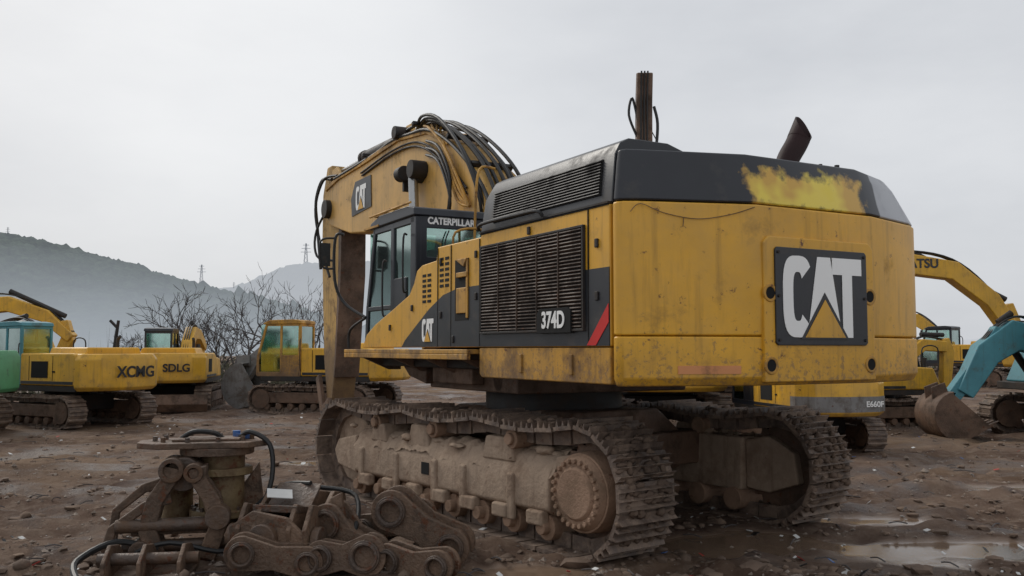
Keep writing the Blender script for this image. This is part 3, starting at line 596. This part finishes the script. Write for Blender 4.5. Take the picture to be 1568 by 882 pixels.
mk('drum_bolts',[g_cyl((.12+.215*math.cos(a),.215*math.sin(a),.36),(.12+.215*math.cos(a),.215*math.sin(a),.385),.016,seg=6) for a in [i*.45 for i in range(14)]],OLDM,A)
mk('top_plate',[g_prism([(-.50,-.10),(-.34,-.24),(.32,-.26),(.46,-.10),(.46,.16),(.30,.26),(-.36,.24),(-.50,.10)],'z',.84,.885),g_cyl((.08,0,.78),(.08,0,.84),.28,seg=28),g_prism([(-.25,-.12),(.25,-.15),(.3,.12),(-.2,.15)],'z',.885,.905)],PILE,A,bevel=.008)
mk('top_bolts',[g_cyl((.36*math.cos(a)-.02,.19*math.sin(a),.88),(.36*math.cos(a)-.02,.19*math.sin(a),.92),.02,seg=6) for a in [i*.63 for i in range(10)]],OLDM,A)
def hook(x,y,f=1): return g_prism(thick([(x-.02*f,.05,.13),(x-.10*f,.28,.13),(x-.05*f,.48,.12),(x+.04*f,.62,.11),(x+.06*f,.72,.15)]),'y',y,y+.05)
mk('hook_arms',[hook(-.28,-.36),hook(-.28,-.18),hook(.02,-.40,-1),hook(.02,-.22,-1),
   g_prism(thick([(-.66,.12,.08),(-.62,.28,.07),(-.40,.44,.07),(-.22,.50,.09)]),'y',-.34,-.30),
   g_prism(thick([(-.66,.10,.08),(-.63,.38,.06),(-.44,.54,.07),(-.24,.60,.08)]),'y',-.12,-.08),
   g_prism([(.20,.04),(.26,.3),(.46,.4),(.52,.2),(.48,.04)],'y',-.34,-.29),g_prism([(.20,.04),(.26,.5),(.40,.7),(.46,.2),(.48,.04)],'y',.05,.10)],PILE,A,bevel=.012)
mk('hook_bosses',[g_ann((-.22,-.38,.70),(-.22,-.10,.70),.09,.055),g_ann((-.06,-.42,.68),(-.06,-.14,.68),.07,.04),g_ann((.36,-.36,.24),(.36,-.26,.24),.10,.06)],OLDM,A,bevel=.006)
mk('pins',[g_cyl((-.14,-.30,.66),(-.14,.06,.66),.125,seg=24),g_cyl((-.60,-.32,.30),(.20,-.32,.30),.05,seg=18),g_cyl((-.56,-.26,.14),(.46,-.26,.14),.045,seg=18),g_cyl((.12,-.47,.36),(.12,-.30,.36),.09,seg=20),g_cyl((-.42,-.40,.12),(-.42,-.2,.12),.08,seg=20)],OLDM,A,bevel=.008)
mk('hoses',[g_tube([(.25,0,.90),(.33,-.1,.95),(.48,-.15,.85),(.50,-.2,.6),(.42,-.25,.35)],.02),g_tube([(-.2,.05,.89),(-.1,0,.95),(.05,.0,.94),(.12,.02,.89)],.02),g_tube([(-.5,-.36,.1),(-.2,-.48,.2),(.2,-.48,.12),(.5,-.4,.3)],.018)],HOSE,A)
mk('fittings',[g_cyl((.22,.05,.88),(.22,.05,.95),.03,seg=10),g_cyl((.32,.08,.88),(.32,.08,.94),.03,seg=10),g_obox((.27,.02,.91),(.10,.05,.04))],BLUE,A)
B=empty('quick_coupler',(-1.78,7.5,0),R(-12),1.1)
pl=[(-.34,.02),(-.40,.30),(-.28,.46),(-.05,.40),(.1,.50),(.30,.46),(.38,.25),(.30,.04),(.12,.12),(-.1,.04)]
mk('side_plates',[g_prism(pl,'x',x,x+.035) for x in (-.24,-.12,.14,.26)],PILE,B,bevel=.008)
mk('front_plate',[g_prism([(-.26,.05),(-.30,.30),(-.12,.42),(.14,.38),(.28,.26),(.26,.05)],'y',-.38,-.34),g_prism([(.30,.1),(.34,.48),(.42,.52),(.46,.3),(.40,.08)],'y',-.1,-.05)],PILE,B,bevel=.01)
mk('cross_pins',[g_cyl((-.30,-.27,.22),(.34,-.27,.22),.055),g_cyl((-.30,.24,.26),(.34,.24,.26),.05),g_cyl((-.34,-.27,.22),(-.27,-.27,.22),.09),g_cyl((-.02,-.44,.24),(-.02,-.34,.24),.10),g_cyl((.30,-.27,.22),(.36,-.27,.22),.09)],OLDM,B,bevel=.008)
mk('cover_plate',[g_prism([(-.3,.40),(-.05,.36),(.1,.52),(.12,.55),(-.07,.41),(-.3,.45)],'x',-.16,.18)],OLDM,B,bevel=.006)
mk('lock_cylinder',[g_cyl((0.03,-.2,.3),(.03,.15,.34),.05),g_cyl((.03,.1,.34),(.03,.3,.34),.028)],DARK,B)
mk('shim_paper',[g_obox((-.05,-.1,.50),(.18,.14,.006),(.3,.1,.5))],LIT,B)
mk('hose',[g_tube([(-.2,-.3,.05),(-.4,-.2,.1),(-.45,.1,.25),(-.2,.2,.5),(.1,.1,.55)],.018),g_tube([(.3,-.3,.1),(.5,-.1,.2),(.42,.2,.45),(.1,.25,.5)],.018)],HOSE,B)
def bosses(e,lst,x0,x1):
    G=[];D=[]
    for (y,z,r) in lst:
        G.append(g_ann((x0-.03,y,z),(x1+.03,y,z),r,r*.66,28))
        for s,xx in ((-1,x0-.03),(1,x1+.03)): G.append(g_ann((xx,y,z),(xx+s*.012,y,z),r*.88,r*.70,28))
        D.append(g_cyl((x0+.01,y,z),(x1-.01,y,z),r*.67,seg=24))
    mk('pin_bosses',G,OLDM,e,bevel=.006); mk('pin_bores',D,HOLE,e)
def linkage(loc,rz,pairs,hw=.14,tilt=0):
    e=empty('bucket_link',loc,R(rz)); e.rotation_euler=(0,R(tilt),R(rz))
    G=[]
    for (a,b,r1,r2) in pairs:
        for x in (-hw,hw-.045): G.append(linkplate(a,b,r1,r2,x,x+.045))
        mk('link_body',[linkplate(a,b,r1*.6,r2*.6,-hw+.04,hw-.04)],PILE,e,bevel=.01)
    mk('link_plates',G,PILE,e,bevel=.008)
    ls=[]
    for (a,b,r1,r2) in pairs: ls+=[(a[0],a[1],r1*.74),(b[0],b[1],r2*.74)]
    bosses(e,ls,-hw-.005,hw+.005)
linkage((-.72,7.45,0),82,[((.22,.42),(-.26,.15),.165,.15)],.15)
linkage((-1.38,7.35,0),76,[((.04,.34),(-.28,.13),.155,.12)],.12)
linkage((-1.22,6.98,0),84,[((.20,.14),(-.14,.16),.13,.16)],.10,6)
linkage((-.80,6.95,0),70,[((.10,.13),(-.30,.12),.13,.12)],.09)
linkage((-1.75,6.95,0),98,[((.25,.20),(-.22,.12),.13,.12)],.10)
linkage((-1.02,7.9,0),60,[((.2,.16),(-.25,.30),.14,.14)],.12)
S=empty('steel_bracket',(-2.75,7.0,0),R(8))
mk('bracket_plates',[g_prism([(-.3,0),(-.3,.16),(-.12,.26),(.1,.22),(.3,.08),(.3,0)],'x',x,x+.03) for x in (-.25,.0,.28)]+[g_box(-.27,.33,-.28,.28,.0,.03)],PILE,S,bevel=.008)
mk('bracket_pin',[g_cyl((-.32,-.1,.15),(.4,-.1,.15),.045)],OLDM,S)
mk('bracket_hose',[g_tube([(-.4,-.3,.05),(-.5,0,.12),(-.3,.3,.2),(0,.35,.12)],.025)],HOSE,S)

# ============================================================ ground
PUD=[(4.3,7.9,1.8,.55),(3.2,9.4,.9,.30),(-2.2,14.0,1.4,.35),(.1,7.2,.8,.22),(2.0,8.3,1.0,.55),(6.8,11.5,1.2,.25),(-1.2,10.6,.7,.3)]
def wet(x,y):
    w=0
    for (a,b,rx,ry) in PUD:
        if abs(x-a)>rx*2.2 or abs(y-b)>ry*2.2: continue
        d=math.hypot((x-a)/rx,(y-b)/ry)+.6*noise.noise(Vector((x*1.1,y*2.0,3)))+.2*noise.noise(Vector((x*4,y*5,3)))
        w=max(w,min(1,max(0,(1.05-d)/.25)))
    return w
RUTS=[(2.6,8.8,.95,.32),(3.2,10.6,.97,.22),(2.9,9.9,.9,.42),(-3.0,9.5,.86,-.5),(-3.6,8.9,.86,-.5),(-4.0,13.5,.97,.2),(-4.0,15.2,.97,.2),(4.0,13.0,.6,.8),(5.6,13.0,.6,.8),(-1.0,6.6,.96,-.28)]
def gh(x,y):
    h=.07*noise.noise(Vector((x*.5,y*.5,0)))+.045*noise.noise(Vector((x*1.7,y*1.7,5)))
    if y<40:
        h+=.035*noise.noise(Vector((x*4.5,y*4.5,9)))+.022*noise.noise(Vector((x*11,y*11,1)))+.012*noise.noise(Vector((x*25,y*25,1)))
        for (a,b,dx,dy) in RUTS:
            l=math.hypot(dx,dy); d=((x-a)*dy-(y-b)*dx)/l+.12*noise.noise(Vector((x*.7,y*.7,a))); al=((x-a)*dx+(y-b)*dy)/l
            if abs(d)<.5 and abs(al)<9:
                k=max(0,1-(d/.24)**2)
                h+=-.055*k*(1-.35*(math.sin(al*28+d*6)>.2))+.03*math.exp(-((abs(d)-.3)/.08)**2)
    u=(x-.462)*.788+(y-10.19)*.616; v=-(x-.462)*.616+(y-10.19)*.788
    q=max(abs(u)-1.7,abs(v)-2.6); f=min(1,max(.15,q*1.5+.5)); h*=f
    w=wet(x,y)
    return h*(1-w)+(-.04)*w
nx=165; b=.042;a=.05/b
xs=[.8+a*math.sinh(b*i) for i in range(-nx,nx+1)]
ys=[8.6+a*math.sinh(b*j) for j in range(-72,172)]
V=[];W=[]
for y in ys:
    for x in xs:
        V.append((x,y,gh(x,y) if y<120 else 0)); W.append(wet(x,y) if y<60 else 0)
n=len(xs); F=[[j*n+i,j*n+i+1,(j+1)*n+i+1,(j+1)*n+i] for j in range(len(ys)-1) for i in range(n-1)]
me=bpy.data.meshes.new('ground'); me.from_pydata(V,[],F)
for p in me.polygons: p.use_smooth=True
at=me.attributes.new('wet','FLOAT','POINT')
at.data.foreach_set('value',W)
go=bpy.data.objects.new('ground',me); sc.collection.objects.link(go)
m=bpy.data.materials.new('muddy_ground'); m.use_nodes=True; nt=m.node_tree; bs=nt.nodes['Principled BSDF']
g=nd(nt,'ShaderNodeNewGeometry'); v=g.outputs['Position']
c=mixc(nt,ramp(nt,noi(nt,.45,8,v),.41,.60),(.10,.062,.046),(.215,.15,.112))
c=mixc(nt,mth(nt,'MULTIPLY',ramp(nt,noi(nt,3.2,9,v,.7),.48,.64),.65),c,(.29,.22,.17))
c=mixc(nt,mth(nt,'MULTIPLY',ramp(nt,noi(nt,1.1,9,v,.7),.53,.64),.85),c,(.07,.043,.033))
c=mixc(nt,mth(nt,'MULTIPLY',ramp(nt,noi(nt,.18,5,v),.52,.66),.5),c,(.28,.19,.115))
vo=nd(nt,'ShaderNodeTexVoronoi'); vo.inputs['Scale'].default_value=16; nt.links.new(v,vo.inputs['Vector'])
peb=mth(nt,'MULTIPLY',ramp(nt,vo.outputs['Distance'],.12,.3,(1,1,1),(0,0,0)),ramp(nt,noi(nt,2.2,4,v),.46,.58))
c=mixc(nt,mth(nt,'MULTIPLY',peb,.75),c,(.35,.30,.25))
wa=nd(nt,'ShaderNodeAttribute',attribute_name='wet')
damp=ramp(nt,noi(nt,.55,7,v),.50,.62)
c=mixc(nt,mth(nt,'MULTIPLY',damp,.5),c,(.07,.043,.033))
c2=mixc(nt,mth(nt,'MULTIPLY',wa.outputs['Fac'],.9),c,(.21,.145,.10)); nt.links.new(c2,bs.inputs['Base Color'])
ro=mth(nt,'SUBTRACT',.95,mth(nt,'MULTIPLY',damp,.50))
mr=nd(nt,'ShaderNodeMix',data_type='FLOAT'); nt.links.new(wa.outputs['Fac'],mr.inputs[0]); nt.links.new(ro,mr.inputs[2]); mr.inputs[3].default_value=.10
nt.links.new(mr.outputs[0],bs.inputs['Roughness'])
sp=mth(nt,'ADD',.08,mth(nt,'MULTIPLY',mth(nt,'MAXIMUM',damp,wa.outputs['Fac']),.38)); nt.links.new(sp,bs.inputs['Specular IOR Level'])
bn=nd(nt,'ShaderNodeBump'); bn.inputs['Distance'].default_value=.07
bst=mth(nt,'MULTIPLY',mth(nt,'SUBTRACT',1.02,wa.outputs['Fac']),1.0,True); nt.links.new(bst,bn.inputs['Strength'])
hh=mth(nt,'ADD',noi(nt,7,11,v,.78),mth(nt,'MULTIPLY',peb,.4)); nt.links.new(hh,bn.inputs['Height']); nt.links.new(bn.outputs[0],bs.inputs['Normal'])
me.materials.append(m)
def rxy(p=2,far=26,near=6.6):
    y=near+random.random()**p*far; return (random.random()*2-1)*y*.62,y
G=[]
for i in range(8000):
    x,y=rxy()
    if wet(x,y)>.4 and random.random()<.9: continue
    if noise.noise(Vector((x*.6,y*.6,33)))<-.05 and random.random()<.75: continue
    r=random.choice((.006,.009,.012,.017,.024))*random.uniform(.7,1.4)*(1+.03*y)
    if random.random()<.02: r*=2
    z=gh(x,y); P=[]
    for d in ((1,0,0),(0,1,0),(-1,0,0),(0,-1,0),(0,0,1),(0,0,-1)):
        k=random.uniform(.6,1.2)*r; P.append((x+d[0]*k+random.uniform(-.3,.3)*r,y+d[1]*k+random.uniform(-.3,.3)*r,z+d[2]*k*.7))
    G.append((P,[[0,1,4],[1,2,4],[2,3,4],[3,0,4],[1,0,5],[2,1,5],[3,2,5],[0,3,5]]))
mk('gravel',G,ROCK,None,sharp=20)
G=[]
for i in range(3000):
    x,y=rxy(1.8,20)
    if wet(x,y)>.3: continue
    if noise.noise(Vector((x*.5,y*.5,61)))<.0 and random.random()<.75: continue
    r=random.uniform(.015,.05)*(1+.02*y)*(1 if random.random()<.93 else 1.8)
    G.append(g_lump((x,y,gh(x,y)),r*random.uniform(.8,1.6),r*random.uniform(.8,1.4),r*random.uniform(.45,.8),i,1))
mk('mud_clods',G,CLOD,None,sharp=50)
for nm,mt_,cnt,sc_ in (('litter',LIT,300,1),('litter',REDL,22,1.1),('litter',BLUE,26,1.1),('litter',HOSE,60,1.4)):
    G=[]
    for i in range(cnt):
        x,y=rxy(1.4,18,7)
        s=random.uniform(.015,.06)*sc_; G.append(g_obox((x,y,gh(x,y)+.02),(s,s*random.uniform(.3,1.2),.004),(random.uniform(-.6,.6),random.uniform(-.6,.6),random.uniform(0,3))))
    mk(nm,G,mt_,None)
G=[]
for i in range(180):
    x,y=rxy(1.5,20,7); an=random.uniform(0,3.1); l=random.uniform(.08,.3)
    G.append(g_tube([(x,y,gh(x,y)+.02),(x+l*math.cos(an)*.5,y+l*math.sin(an)*.5,gh(x,y)+.035),(x+l*math.cos(an),y+l*math.sin(an),gh(x,y)+.015)],.006,5,2))
mk('twigs',G,BARK,None)

# ============================================================ hills
def hazemat(name,near,haze,f0,f1,zt):  # distance haze painted in: emission mixed over the hill, denser near its foot
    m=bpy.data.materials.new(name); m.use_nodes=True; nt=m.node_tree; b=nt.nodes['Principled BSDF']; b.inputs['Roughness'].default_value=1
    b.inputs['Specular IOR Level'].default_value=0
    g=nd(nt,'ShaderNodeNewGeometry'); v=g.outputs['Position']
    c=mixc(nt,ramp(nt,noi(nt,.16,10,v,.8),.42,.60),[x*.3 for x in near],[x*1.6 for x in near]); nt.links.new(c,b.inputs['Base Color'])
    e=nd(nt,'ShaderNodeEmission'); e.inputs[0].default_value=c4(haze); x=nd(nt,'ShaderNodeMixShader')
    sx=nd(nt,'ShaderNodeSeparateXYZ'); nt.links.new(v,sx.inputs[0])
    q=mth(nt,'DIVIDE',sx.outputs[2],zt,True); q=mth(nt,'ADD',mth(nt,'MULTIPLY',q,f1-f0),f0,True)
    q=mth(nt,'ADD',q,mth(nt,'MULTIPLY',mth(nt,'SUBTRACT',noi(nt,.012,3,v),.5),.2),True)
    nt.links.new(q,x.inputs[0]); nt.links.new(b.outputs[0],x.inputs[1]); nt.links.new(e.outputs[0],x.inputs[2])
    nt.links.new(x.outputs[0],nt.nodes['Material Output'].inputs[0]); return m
def hill(name,D,prof,depth,m,jag):
    pts=[((px-784)/1400*D,1.7+(535-py)/1400*D) for px,py in prof]
    def h(x):
        if x<=pts[0][0]: return pts[0][1]
        for (a,b),(c,d) in zip(pts,pts[1:]):
            if x<=c: return b+(d-b)*(x-a)/(c-a)
        return pts[-1][1]
    X0,X1=pts[0][0],pts[-1][0]; N=int((X1-X0)/(D*.0020)); V=[];M=34
    for i in range(N+1):
        x=X0+(X1-X0)*i/N
        for j in range(M+1):
            t=j/M; y=D-depth*(1-t); z=h(x)*(math.sin(t*math.pi/2)**.9)
            z+=noise.fractal(Vector((x*.012,y*.012,2)),1,2,5)*h(x)*.18*(1-t)*t*3
            z+=(jag*(noise.noise(Vector((x*.35,y*.3,7)))+.9*noise.noise(Vector((x*1.1,y,3)))+(max(0,noise.noise(Vector((x*.4,1,3)))-.05)*3.6 if j==M else 0)))*min(1,t*2)
            if j==0: z=-2
            V.append((x,y,z))
        V.append((x,D+depth,-2))
    K=M+2; F=[[i*K+j,(i+1)*K+j,(i+1)*K+j+1,i*K+j+1] for i in range(N) for j in range(K-1)]
    me=bpy.data.meshes.new(name); me.from_pydata(V,[],F)
    me.materials.append(m); o=bpy.data.objects.new(name,me); sc.collection.objects.link(o)
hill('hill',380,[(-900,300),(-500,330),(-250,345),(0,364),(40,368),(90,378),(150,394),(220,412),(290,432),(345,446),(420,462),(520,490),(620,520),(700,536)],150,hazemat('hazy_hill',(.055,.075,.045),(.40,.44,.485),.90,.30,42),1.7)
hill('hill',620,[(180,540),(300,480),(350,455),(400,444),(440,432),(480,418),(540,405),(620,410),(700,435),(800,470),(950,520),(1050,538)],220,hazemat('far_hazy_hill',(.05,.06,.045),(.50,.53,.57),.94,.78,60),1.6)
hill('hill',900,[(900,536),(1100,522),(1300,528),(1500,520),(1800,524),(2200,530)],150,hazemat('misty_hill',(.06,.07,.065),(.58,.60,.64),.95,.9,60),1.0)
def tree(loc,h,seed):
    rnd=random.Random(seed); G=[]
    def br(p,d,l,r,lev):
        pts=[p]; q=p.copy(); dd=d.copy()
        for i in range(3):
            dd=(dd+Vector((rnd.uniform(-.2,.2),rnd.uniform(-.2,.2),rnd.uniform(-.02,.16)))).normalized(); q=q+dd*l/3; pts.append(q.copy())
        G.append(g_tube([tuple(x) for x in pts],r,5 if lev<2 else 3,1,r2=r*.55,smooth=False))
        if lev>=5: return
        for i in range(rnd.choice((2,3,3)) if lev<4 else 2):
            k=rnd.choice((1,2,3,3)); a=rnd.uniform(0,6.28); sp=rnd.uniform(.45,.95)
            u,w=frame(dd); nd_=(dd+(u*math.cos(a)+w*math.sin(a))*sp).normalized()
            br(pts[k],nd_,l*rnd.uniform(.62,.84),max(r*.55,.011),lev+1)
    br(Vector(loc),Vector((rnd.uniform(-.15,.15),0,1)),h*.31,h*.018,0)
    mk('bare_tree',G,BARK,None,sharp=180)
for i,(px,D,h) in enumerate(((285,38,5.6),(325,42,5.0),(352,39,5.2),(376,44,5.6),(400,40,5.2),(425,46,6.4),(448,38,5.4),(470,42,6.0),(458,36,4.6),(250,44,5.4),(190,50,3.8),(345,36,3.4),(485,50,6.6),(310,36,4.4))):
    tree(((px-784)/1400*D,D,-.1),h,i+3)
G=[]
rnd=random.Random(4)
for i in range(6200):
    x=rnd.uniform(-34,-6) if i<4600 else rnd.uniform(14,48); y=rnd.uniform(32,44) if i<4600 else rnd.uniform(50,60)
    hmax=(1.1+.9*noise.noise(Vector((x*.25,y*.2,0))))*(1 if i<4600 else 1.3)
    z=rnd.uniform(0,max(.2,hmax)); s=rnd.uniform(.10,.26)
    a=rnd.uniform(0,6.28); G.append(([(x,y,z),(x+s*math.cos(a),y+s*math.sin(a),z+s*.3),(x+s*.3,y,z+s)],[[0,1,2]]))
    if i%4==0:
        l=rnd.uniform(.5,1.4)*max(.4,hmax); G.append(([(x,y,0),(x+.03,y,0),(x+rnd.uniform(-.3,.3),y,l+.4)],[[0,1,2]]))
mk('scrub_bushes',G,SCRUB,None)
PY=mat('pylon_steel',(.33,.35,.38),.8,amt=0,bump=0)
def pylon(px,D,ytop,ybase):
    h=(ybase-ytop)/1400*D; z0=1.7+(535-ybase)/1400*D; x=(px-784)/1400*D; G=[]
    w=h*.10
    for sx in (-1,1):
        for sy in (-1,1): G.append(g_cyl((x+sx*w,D+sy*w,z0-6),(x+sx*w*.15,D+sy*w*.15,z0+h),h*.008,seg=4))
    for k in range(6):
        t=k/6;t2=(k+1)/6; a=w*(1-.85*t);c=w*(1-.85*t2)
        G.append(g_cyl((x-a,D-a,z0+h*t),(x+c,D-c,z0+h*t2),h*.005,seg=4)); G.append(g_cyl((x+a,D-a,z0+h*t),(x-c,D-c,z0+h*t2),h*.005,seg=4))
    for t,l in ((.66,.2),(.8,.17),(.93,.12)): G.append(g_cyl((x-h*l,D,z0+h*t),(x+h*l,D,z0+h*t),h*.009,seg=4))
    mk('transmission_tower',G,PY,None)
pylon(307,500,405,438); pylon(467,560,372,412); pylon(357,520,432,446); pylon(7,360,347,366)
PO=empty('wooden_post',(-16.6,38,0)); mk('post_shaft',[g_tube([(0,0,0),(.1,0,1.6),(.25,0,2.9)],.10,6,2,r2=.06)],DARK,PO); mk('post_brace',[g_tube([(.2,0,2.6),(-.1,0,2.9)],.06,6,1)],DARK,PO)

# ============================================================ world, sun, camera
w=bpy.data.worlds.new('World'); sc.world=w; w.use_nodes=True; nt=w.node_tree; bg=nt.nodes['Background']
sky=nd(nt,'ShaderNodeTexSky',sky_type='NISHITA'); sky.sun_disc=False; sky.sun_elevation=R(38); sky.sun_rotation=R(-48); sky.dust_density=4
tc=nd(nt,'ShaderNodeTexCoord'); gv=tc.outputs['Generated']
mp=nd(nt,'ShaderNodeMapping'); mp.inputs['Scale'].default_value=(1,1,2.6); nt.links.new(gv,mp.inputs[0])
cl=ramp(nt,noi(nt,1.7,6,mp.outputs[0],.55),.34,.68,(5.2,5.4,5.75),(6.8,6.95,7.2))
sv=Vector((math.sin(R(-18))*math.cos(R(21)),math.cos(R(-18))*math.cos(R(21)),math.sin(R(21))))
dp=nd(nt,'ShaderNodeVectorMath',operation='DOT_PRODUCT'); nt.links.new(gv,dp.inputs[0]); dp.inputs[1].default_value=sv
gl=mth(nt,'POWER',mth(nt,'MAXIMUM',dp.outputs['Value'],0),26)
gl=mth(nt,'MULTIPLY',gl,mth(nt,'ADD',.45,noi(nt,4,5,mp.outputs[0],.55)),True)
col=mixc(nt,mth(nt,'MULTIPLY',gl,.95),cl,(8.2,8.3,8.4))
col=mixc(nt,.06,col,sky.outputs[0])
nt.links.new(col,bg.inputs[0]); bg.inputs[1].default_value=.109
sl=bpy.data.lights.new('sun','SUN'); sl.energy=1.4; sl.angle=R(20); sl.color=(1,.95,.87)
so=bpy.data.objects.new('sun',sl); sc.collection.objects.link(so)
el,az=R(38),R(-48); d=Vector((math.sin(az)*math.cos(el),math.cos(az)*math.cos(el),math.sin(el)))
so.rotation_euler=d.to_track_quat('Z','Y').to_euler(); so.location=(-20,20,30)
cam=bpy.data.cameras.new('camera'); co=bpy.data.objects.new('camera',cam); sc.collection.objects.link(co)
cam.sensor_width=36; cam.lens=36*1400/1568; cam.clip_end=5000; co.location=(0,0,1.7); co.rotation_euler=(R(90+3.84),0,0)
sc.camera=co
